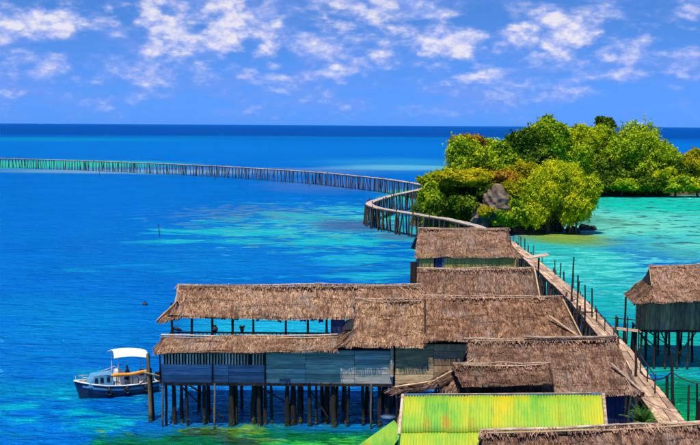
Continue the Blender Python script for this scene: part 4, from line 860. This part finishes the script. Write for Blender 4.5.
board('floor_beam', (x0, YH-.05, f10-.08), (x1, YH-.05, f10-.08), .14, .14, 'stilt', h10)
stilts(h10, [(ex(u, YH), YH+y, .1) for u in (640, 648, 661, 672, 684, 696, 710) for y in (.2, 2.4, 4.6)], f10)
pole('porch_post', (ex(629.5, 70), 70, -1), (ex(629.5, 70), 70, at(630, 297, 70).z), .08, 'stilt', h10)
for (u0, v0, u1, v1) in ((636, 330, 661, 352), (648, 331, 684, 356), (696, 332, 676, 358), (661, 332, 672, 356), (632, 322, 650, 348)): pole('brace', at(u0, v0, YH+.1), at(u1, v1, YH+.3), .05, 'stilt', h10)
# ------------------------------------------------------------------ small things
gw = thing('gangway', 'narrow plank gangway from the footbridge to the lone right-hand stilt house', 'gangway', P(622, 326, 3.0))
q0, q1 = P(611, 328, 3.1), P(640, 331, 3.0)
for k in (-1, 0, 1): board('plank', q0+Vector((0, .3*k, 0)), q1+Vector((0, .3*k, 0)), .28, .05, 'deck', gw)
for f in (.1, .5, .9):
    q = q0.lerp(q1, f)
    for k in (-1, 1): pole('post', (q.x, q.y+.45*k, -1), (q.x, q.y+.45*k, q.z+(1.0 if k < 0 else 0)), .05, 'stilt', gw)
pole('handrail', q0+Vector((0, -.45, .8)), q1+Vector((0, -.45, .8)), .035, 'stilt', gw)
def waterpole(label, u, v0, v1, r, mat='stilt', zb=None, lean=0, group='poles standing along the footbridge', du=0):
    p = P(u, v1, 0 if zb is None else zb); tp = at(u+lean, v0, p.y)
    o = pole('wooden_pole', Vector((p.x, p.y, -1 if zb is None else zb-.2)), tp, r, mat); return tag(o, label, 'pole', group)
for lab, u, v0, v1, r, zb, lean in [
    ('tallest crooked pole of the cluster left of the footbridge bend', 571, 257, 305, .07, 3.0, 3), ('straight pole second in the cluster by the footbridge', 577, 275, 322, .07, 3.0, 1), ('shorter pole third in the cluster by the footbridge', 585, 285, 330, .06, 3.0, 0), ('short pole at the right end of the cluster on the footbridge', 592, 288, 318, .06, 3.2, 0),
    ('lone post on the right edge of the footbridge beside the front right house', 636, 345, 378, .08, 3.1, 0), ('short stump post on the right side of the footbridge', 630, 370, 379, .11, 3.1, 0), ('slim post on the left edge of the footbridge by the gangway', 619, 337, 362, .06, 3.1, -1)]:
    waterpole(lab, u, v0, v1, r, zb=zb, lean=lean)
for lab, u, v0, v1, r, lean in [('forked mooring post with rope right of the footbridge at the lower right', 676, 352, 438, .09, -5), ('dark post in green water left of the forked mooring post', 667, 376, 412, .1, 0), ('leaning post in green water near the right edge, left of the pair', 688, 385, 432, .07, 1), ('thin post at the right edge of the photo in green water', 697, 384, 428, .07, 0), ('thick short post at the lower right edge', 699, 402, 440, .12, 0)]:
    waterpole(lab, u, v0, v1, r, lean=lean, group='posts in the green water at the lower right')
rl = thing('rope_line', 'sagging rope strung between posts at the lower right', 'rope', at(676, 385, 46))
V, Fc = [], []; A_, B_ = at(640, 372, 50), at(672, 372, 47); tube(V, Fc, [A_.lerp(B_, f)+Vector((0, 0, -1.6*f*(1-f))) for f in np.linspace(0, 1, 9)], [.03]*9, 5); meshobj('rope', V, Fc, 'bridge_post', rl)
V, Fc = [], []; A_, B_ = at(672, 372, 47), at(702, 384, 47); tube(V, Fc, [A_.lerp(B_, f)+Vector((0, 0, -.5*f*(1-f))) for f in np.linspace(0, 1, 9)], [.03]*9, 5); meshobj('rope', V, Fc, 'bridge_post', rl)
for lab, u, v0, v1 in [('thin leaning stake in the blue lagoon at mid left', 160, 224, 237), ('thin stake in the lagoon before the middle of the long footbridge', 310, 176, 187), ('thin stake on the pale reef at the far left', 100, 166, 177), ('thin stake on the reef left of the middle of the footbridge', 216, 172, 180)]:
    waterpole(lab, u, v0, v1, .07, lean=-1.5, group='stakes in the lagoon')
bn = thing('bench_platform', 'small plank bench beside the pole cluster on the footbridge', 'bench', P(584, 316, 3.3))
for k in range(3): board('seat_plank', at(575, 313, 73)+Vector((0, .2*k, 0)), at(594, 313, 73)+Vector((0, .2*k, 0)), .18, .06, 'stilt', bn)
for u in (576, 584, 593): pole('leg', (ex(u, 73), 73.2, 2.2), at(u, 313.5, 73)+Vector((0, .2, 0)), .05, 'stilt', bn)
cn = thing('board_shelter', 'flat pale board roof on a single dark post left of the footbridge', 'shelter', (ex(539, 84), 84, 0))
board('roof_board', at(526, 258, 84), at(548, 254.5, 84), 1.3, .08, 'pale_wood', cn); pole('post', (ex(539.5, 84), 84, -1), at(539, 256.3, 84), .09, 'stilt', cn)
# --- floating buoy
import bmesh
bm = bmesh.new(); bmesh.ops.create_uvsphere(bm, u_segments=16, v_segments=10, radius=.26)
for v in bm.verts: v.co.z *= .85; v.co.x *= 1+.1*v.co.z
r_ = bmesh.ops.create_cone(bm, segments=10, radius1=.07, radius2=.05, depth=.16, cap_ends=True)
for v in r_['verts']: v.co.z += .27
me = bpy.data.meshes.new('buoy'); bm.to_mesh(me); bm.free(); o = link('buoy', me, None, 'black'); o.location = P(145, 304.5, .05); tag(o, 'dark round buoy floating in open blue water left of the long roof', 'buoy')
# --- hall contents on the rail
def lathe(name, prof, loc, mat, parent=None, k=14):
    V, Fc = [], []
    for (r, z) in prof:
        for j in range(k): a = 2*math.pi*j/k; V.append((math.cos(a)*r, math.sin(a)*r, z))
    for i in range(len(prof)-1):
        for j in range(k): Fc.append((i*k+j, i*k+(j+1) % k, (i+1)*k+(j+1) % k, (i+1)*k+j))
    Fc += [tuple(range(k-1, -1, -1)), tuple(range((len(prof)-1)*k, len(prof)*k))]
    o = link(name, pymesh(name, V, Fc, True), parent, mat); o.location = rel(parent, loc); return o
yr = YE+.25; zr = at(200, 332.5, yr).z+.045
tag(lathe('water_jar', [(.09, 0), (.17, .10), (.18, .2), (.10, .3), (.07, .34), (.1, .38)], (ex(213.5, yr), yr, zr), 'black'), 'dark clay jar standing on the rail of the open hall', 'jar')
pp = thing('potted_plant', 'dark leafy potted plant standing on the rail of the open hall', 'plant', (ex(241, yr), yr, zr)); lathe('pot', [(.08, 0), (.12, .16), (.13, .18)], (ex(241, yr), yr, zr), 'black', pp)
V = []
for i in range(60):
    a = random.uniform(0, 6.28); e = random.uniform(.1, 1.2); L = random.uniform(.15, .32); dv = Vector((math.cos(a)*math.cos(e), math.sin(a)*math.cos(e), math.sin(e))); s_ = Vector((-math.sin(a), math.cos(a), 0))*.035; b0 = Vector((0, 0, .17)); V += [b0, b0+dv*L*.6+s_, b0+dv*L, b0+dv*L*.6-s_]
link('foliage', npmesh('foliage', V, np.arange(len(V)).reshape(-1, 4)), pp, 'leaf_dark')
bnd = thing('cloth_bundle', 'dark bundle of cloth draped over the left end of the hall rail', 'bundle', (ex(174, yr), yr, zr))
V, Fc = [], []; tube(V, Fc, [Vector((ex(u, yr), yr, zr+.06+h_)) for u, h_ in ((170.5, .0), (172, .1), (174, .12), (177, .05), (180, .0))], [.05, .1, .12, .09, .04], 9); meshobj('cloth', V, Fc, 'black', bnd, True)
cls = [(257, 3, 4, 'purple_cloth'), (271, 6, 3, 'purple_cloth'), (279, 4, 5, 'purple_cloth'), (235, 5, 3, 'teal_cloth'), (292, 7, 3, 'purple_cloth'), (303, 6, 4, 'purple_cloth'), (314, 7, 3, 'purple_cloth'), (321, 5, 5, 'purple_cloth'), (222, 5, 2.5, 'teal_cloth')]
names = ['first', 'second', 'third', 'fourth', 'fifth', 'sixth', 'seventh', 'eighth', 'ninth']
for rk, (u, w, hh, mt_) in enumerate(sorted(cls)):
    y = YE+.34; zt_ = zE+.0; V, Fc = [], []; n = 8
    for s_ in (0, .015):
        for j in range(4):
            for i in range(n+1):
                f, g = i/n, j/3; V.append((ex(u-w/2+w*f, y), y+s_+.04*math.sin(f*9+u)*g, zt_-(hh*y/1000)*g*(1+.15*math.sin(f*7+u))))
    k = n+1; N = 4*k
    for j in range(3):
        for i in range(n): q = (j*k+i, (j+1)*k+i, (j+1)*k+i+1, j*k+i+1); Fc += [q, tuple(N+x for x in q[::-1])]
    rim = list(range(k))+[j*k+n for j in range(1, 4)]+[3*k+i for i in range(n-1, -1, -1)]+[j*k for j in (2, 1)]
    for x, yv in zip(rim, rim[1:]+rim[:1]): Fc.append((x, yv, N+yv, N+x))
    tag(meshobj('hanging_cloth', V, Fc, mt_, None, True), f'{names[rk]} from the left of the cloths hung under the hall eaves', 'cloth', 'cloths hung under the hall eaves')
# --- blue tub near the debris
tag(lathe('plastic_tub', [(.26, 0), (.30, .1), (.34, .34), (.36, .36)], at(388, 424, 45.5), 'net'), 'blue plastic tub left of the corrugated roof corner', 'tub')
# --- green plant between navy wall and footbridge
fp = thing('fern', 'green fern growing between the navy wall and the footbridge', 'plant', Vector((ex(643, 46), 46, 0))); V = []
base = at(643, 424, 46)
for i in range(46):
    a = random.uniform(0, 6.28); L = random.uniform(.7, 1.5); el = random.uniform(.5, 1.3); d_h = Vector((math.cos(a), math.sin(a), 0)); sd_ = Vector((-math.sin(a), math.cos(a), 0))
    for k in range(12):
        f = k/12; p = base+d_h*L*math.cos(el)*f+Vector((0, 0, L*math.sin(el)*f*1.2-.35*f*f*L)); w = .24*(1-f*.8)
        for sg in (-1, 1): V += [p, p+sd_*sg*w*.5+d_h*.05, p+sd_*sg*w+d_h*.1+Vector((0, 0, -.03)), p+sd_*sg*w*.5-d_h*.02]
V = [v-Vector(fp.location) for v in V]; link('frond', npmesh('frond', V, np.arange(len(V)).reshape(-1, 4)), fp, 'leaf_fern')
pole('stem', (base.x, base.y, -.5), (base.x, base.y, base.z+.1), .06, 'trunk', fp)
# ------------------------------------------------------------------ boat
def build_boat():
    c = P(117, 394, 0); L = 5.0; yaw = math.radians(207)
    root = thing('motor_boat', 'small navy motor boat with light blue cabin and white awning moored at the house', 'boat', (c.x, c.y, 0)); 
    ca, sa = math.cos(yaw), math.sin(yaw)
    def w(x, y, z): return Vector((c.x+x*ca-y*sa, c.y+x*sa+y*ca, z))      # +x is the bow
    st = [(-2.5, .80, .72), (-1.5, .92, .70), (-.3, .95, .72), (.8, .86, .80), (1.6, .62, .92), (2.2, .32, 1.04), (2.65, .02, 1.14)]
    V, Fc = [], []; k = 7
    for (x, hw, zt) in st:
        for (fy, fz_) in ((-1, 1), (-.9, .45), (-.62, 0), (0, -.18), (.62, 0), (.9, .45), (1, 1)):
            rk = .35*(1-fz_)*(x > 1.5)*(x-1.5)/1.15; V.append(w(x-rk, hw*fy, (zt if fz_ > .9 else (-.12+(zt+.12)*fz_))))
    for i in range(len(st)-1):
        for j in range(k-1): Fc.append((i*k+j, i*k+j+1, (i+1)*k+j+1, (i+1)*k+j))
    Fc.append(tuple(range(k))[::-1]); hull = meshobj('hull', V, Fc, 'hull', root, False)
    V, Fc = [], []
    for (x, hw, zt) in st: V += [w(x, -hw*.98, zt-.06), w(x, hw*.98, zt-.06)]
    for i in range(len(st)-1): Fc.append((2*i, 2*i+1, 2*i+3, 2*i+2))
    meshobj('deck', V, Fc, 'white', root)
    for sg in (-1, 1):
        V, Fc = [], []; tube(V, Fc, [w(x, hw*sg, zt+.01) for (x, hw, zt) in st], [.05]*len(st), 6); meshobj('gunwale', V, Fc, 'white', root, True)
    def hexa(name, x0, x1, y, z0, z1, mat, sl=.0, sl2=0., tap=.85, parent=root):
        V = [w(x0, -y, z0), w(x1, -y, z0), w(x1, y, z0), w(x0, y, z0), w(x0+sl2, -y*tap, z1), w(x1-sl, -y*tap, z1), w(x1-sl, y*tap, z1), w(x0+sl2, y*tap, z1)]
        return meshobj(name, V, [(3, 2, 1, 0), (4, 5, 6, 7), (0, 1, 5, 4), (1, 2, 6, 5), (2, 3, 7, 6), (3, 0, 4, 7)], mat, parent)
    cab = hexa('cabin', .35, 1.95, .62, .74, 1.42, 'cabin', sl=.45)
    for x in (.55, .95, 1.3):
        for sg in (-1, 1):
            V = [w(x, sg*.60, 1.0), w(x+.22, sg*.60, 1.0), w(x+.20, sg*.565, 1.3), w(x+.02, sg*.565, 1.3)]; V += [v+(w(0, sg*.02, 0)-w(0, 0, 0)) for v in V]
            meshobj('window', V, [(0, 1, 2, 3), (4, 7, 6, 5), (0, 4, 5, 1), (1, 5, 6, 2), (2, 6, 7, 3), (3, 7, 4, 0)], 'glass', cab)
    hexa('console', -.35, .25, .5, .66, 1.55, 'white', sl=.2); hexa('seat', -1.9, -1.3, .55, .66, 1.05, 'white')
    # orange tarp roll along the side
    V, Fc = [], []; tube(V, Fc, [w(x, .82+.04*math.sin(x*5), 1.42+.03*math.sin(x*3)) for x in np.linspace(.55, -1.9, 12)], [.07]+[.11]*10+[.06], 8); meshobj('tarp_roll', V, Fc, 'orange', root, True)
    for x in (.2, -.8, -1.7): pole('tarp_prop', w(x, .82, .7), w(x, .82, 1.36), .025, 'stilt', root)
    # awning
    V, Fc = [], []; n = 8
    for s_ in (0, -.03):
        for i in range(n+1):
            for j in range(n+1):
                f, g = i/n*2-1, j/n*2-1; x = -.82+1.08*f+.12*g*g; V.append(w(x, g*.95, 2.86-.30*g*g-.12*f*f+.10*f+s_))
    N = (n+1)**2
    for i in range(n):
        for j in range(n): q = (i*(n+1)+j, (i+1)*(n+1)+j, (i+1)*(n+1)+j+1, i*(n+1)+j+1); Fc += [q, tuple(N+x for x in q[::-1])]
    rim = [j for j in range(n+1)]+[i*(n+1)+n for i in range(1, n+1)]+[n*(n+1)+j for j in range(n-1, -1, -1)]+[i*(n+1) for i in range(n-1, 0, -1)]
    for x, y in zip(rim, rim[1:]+rim[:1]): Fc.append((x, y, N+y, N+x))
    meshobj('awning', V, Fc, 'canvas', root, True)
    for x in (.1, -1.75):
        for sg in (-1, 1): pole('awning_post', w(x, sg*.8, .68), w(x, sg*.84, 2.62), .028, 'white', root)
    for sg in (-1, 1):
        V, Fc = [], []; n_ = len(st)
        for (x, hw, zt) in st[:-1]: V += [w(x, sg*(hw*.975+.012), zt-.16), w(x, sg*(hw*.955+.012), zt-.30)]
        for i in range(n_-2): Fc.append((2*i, 2*i+1, 2*i+3, 2*i+2))
        meshobj('hull_stripe', V, Fc, 'cabin', root)
    hexa('white_chest', -1.25, -.75, .42, .66, .98, 'white', tap=.95); hexa('engine_box', -2.3, -1.95, .4, .66, 1.12, 'cabin', tap=.9)
    for x in (-1.6, -.4, .7):
        V, Fc = [], []; cc = w(x, 1.0 if x < 0 else .93, .42); ax = w(1, 0, 0)-w(0, 0, 0)
        tube(V, Fc, [cc+ax*.17*math.cos(q)+Vector((0, 0, .17*math.sin(q))) for q in np.linspace(0, 6.28, 13)], [.055]*13, 6); meshobj('tyre_fender', V, Fc, 'black', root, True)
        pole('fender_rope', cc+Vector((0, 0, .17)), w(x, .93 if x < 0 else .86, .74), .015, 'bamboo', root)
    V, Fc = [], []; tube(V, Fc, [w(1.5, -.55, 1.25), w(2.1, -.3, 1.36), w(2.55, 0, 1.45), w(2.1, .3, 1.36), w(1.5, .55, 1.25)], [.022]*5, 6); meshobj('bow_rail', V, Fc, 'white', root, True)
    for (x, y) in ((1.5, -.55), (2.1, -.3), (2.55, 0), (2.1, .3), (1.5, .55)): pole('rail_stanchion', w(x, y, .9), w(x, y, 1.25+.2*(x-1.5)/1.05), .018, 'white', root)
    V, Fc = [], []; tube(V, Fc, [w(2.05+.13*math.cos(q), .13*math.sin(q), 1.02+.008*q) for q in np.linspace(0, 15, 30)], [.022]*30, 5); meshobj('rope_coil', V, Fc, 'bamboo', root)
    mo = hexa('outboard_motor', -2.85, -2.5, .18, .55, 1.15, 'black', tap=.8); pole('shaft', w(-2.68, 0, -.3), w(-2.68, 0, .6), .07, 'black', mo)
    bx = hexa('fuel_can', -1.72, -1.45, .14, 1.055, 1.4, 'red', tap=.9); bx.parent = None; bx.location += root.location; tag(bx, 'red fuel can standing in the moored motor boat', 'can')
    # person at the helm
    J = {}; E = []; Vv, Rr = [], []
    def add(p, r, par=None):
        Vv.append(w(*p)); Rr.append(r); 
        if par is not None: E.append((par, len(Vv)-1))
        return len(Vv)-1
    px = -.72
    pel = add((px, .1, 1.0), .15); ch = add((px+.04, .1, 1.3), .17, pel); sh_ = add((px+.05, .1, 1.48), .13, ch); nk = add((px+.06, .1, 1.6), .055, sh_); hd = add((px+.09, .1, 1.72), .095, nk); tp_ = add((px+.08, .1, 1.83), .08, hd)
    add((px+.185, .1, 1.71), .022, hd)
    for sg in (-1, 1):
        s0 = add((px+.05, .1+sg*.19, 1.46), .065, sh_); el = add((px+.16, .1+sg*.25, 1.22), .045, s0); wr = add((px+.38, .1+sg*.16, 1.22), .032, el); pm = add((px+.45, .1+sg*.15, 1.23), .03, wr)
        for q in range(4): add((px+.53-.01*abs(q-1.5), .1+sg*.15+(q-1.5)*.02, 1.215), .009, pm)
        add((px+.45, .1+sg*.10, 1.25), .010, wr)
        h0 = add((px+.05, .1+sg*.10, .98), .10, pel); kn = add((px+.45, .1+sg*.13, 1.0), .065, h0); an = add((px+.42, .1+sg*.13, .74), .045, kn); add((px+.55, .1+sg*.13, .71), .04, an)
    rt = thing('person', 'person in a purple shirt sitting at the helm under the white awning', 'person', w(px, .1, .66))
    me = bpy.data.meshes.new('body'); me.from_pydata([v-rt.location for v in Vv], E, []); b = link('body', me, rt, 'purple_cloth')
    me.materials.append(M['skin']); me.materials.append(M['black'])
    sk = b.modifiers.new('skin', 'SKIN'); sk.use_smooth_shade = True
    for i, r in enumerate(Rr): me.skin_vertices[0].data[i].radius = (r, r)
    me.skin_vertices[0].data[0].use_root = True
    b.modifiers.new('sub', 'SUBSURF').levels = 1; b.modifiers[-1].render_levels = 1
    dg = bpy.context.evaluated_depsgraph_get(); nm = bpy.data.meshes.new_from_object(b.evaluated_get(dg)); b.modifiers.clear(); b.data = nm
    nm.materials.clear(); [nm.materials.append(M[q]) for q in ('purple_cloth', 'skin', 'black')]
    ctr = Vv[sh_]-rt.location
    for p in nm.polygons:
        z = p.center.z+rt.location.z; arm = (Vector((p.center.x, p.center.y, 0))-Vector((ctr.x, ctr.y, 0))).length
        p.material_index = 2 if z > 1.76 or z < 1.08 and arm < 5 and z < 1.02 else (1 if z > 1.57 or (arm > .30 and z > 1.1) else 0)
    V, Fc = [], []
    pole('stool_leg', w(px, .1, .66), w(px, .1, .9), .05, 'white', root)
    for q in range(3): pass
    pole('pole', w(.9, -.5, 1.42), w(-1.0, -.7, 1.9), .02, 'bamboo', root); pole('fishing_rod', w(1.3, .45, 1.4), w(.2, .75, 1.85), .02, 'bamboo', root)
build_boat()
mp = thing('mooring_pole', 'tall weathered mooring pole with a crossbar between boat and house', 'pole', (ex(148, 56), 56, 0))
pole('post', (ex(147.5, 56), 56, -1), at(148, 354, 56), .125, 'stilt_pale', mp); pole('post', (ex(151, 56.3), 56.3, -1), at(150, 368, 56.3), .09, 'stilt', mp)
pole('crossbar', at(142, 372, 56.1), at(160, 376, 55.4), .06, 'stilt_pale', mp)
V, Fc = [], []; q0, q1 = at(137, 385, 60), at(148, 376, 56); tube(V, Fc, [q0.lerp(q1, f)+Vector((0, 0, -.5*f*(1-f))) for f in np.linspace(0, 1, 7)], [.025]*7, 5); meshobj('mooring_rope', V, Fc, 'bridge_post', mp)
# ------------------------------------------------------------------ finish
S.render.engine = 'CYCLES'
S.cycles.max_bounces = 5
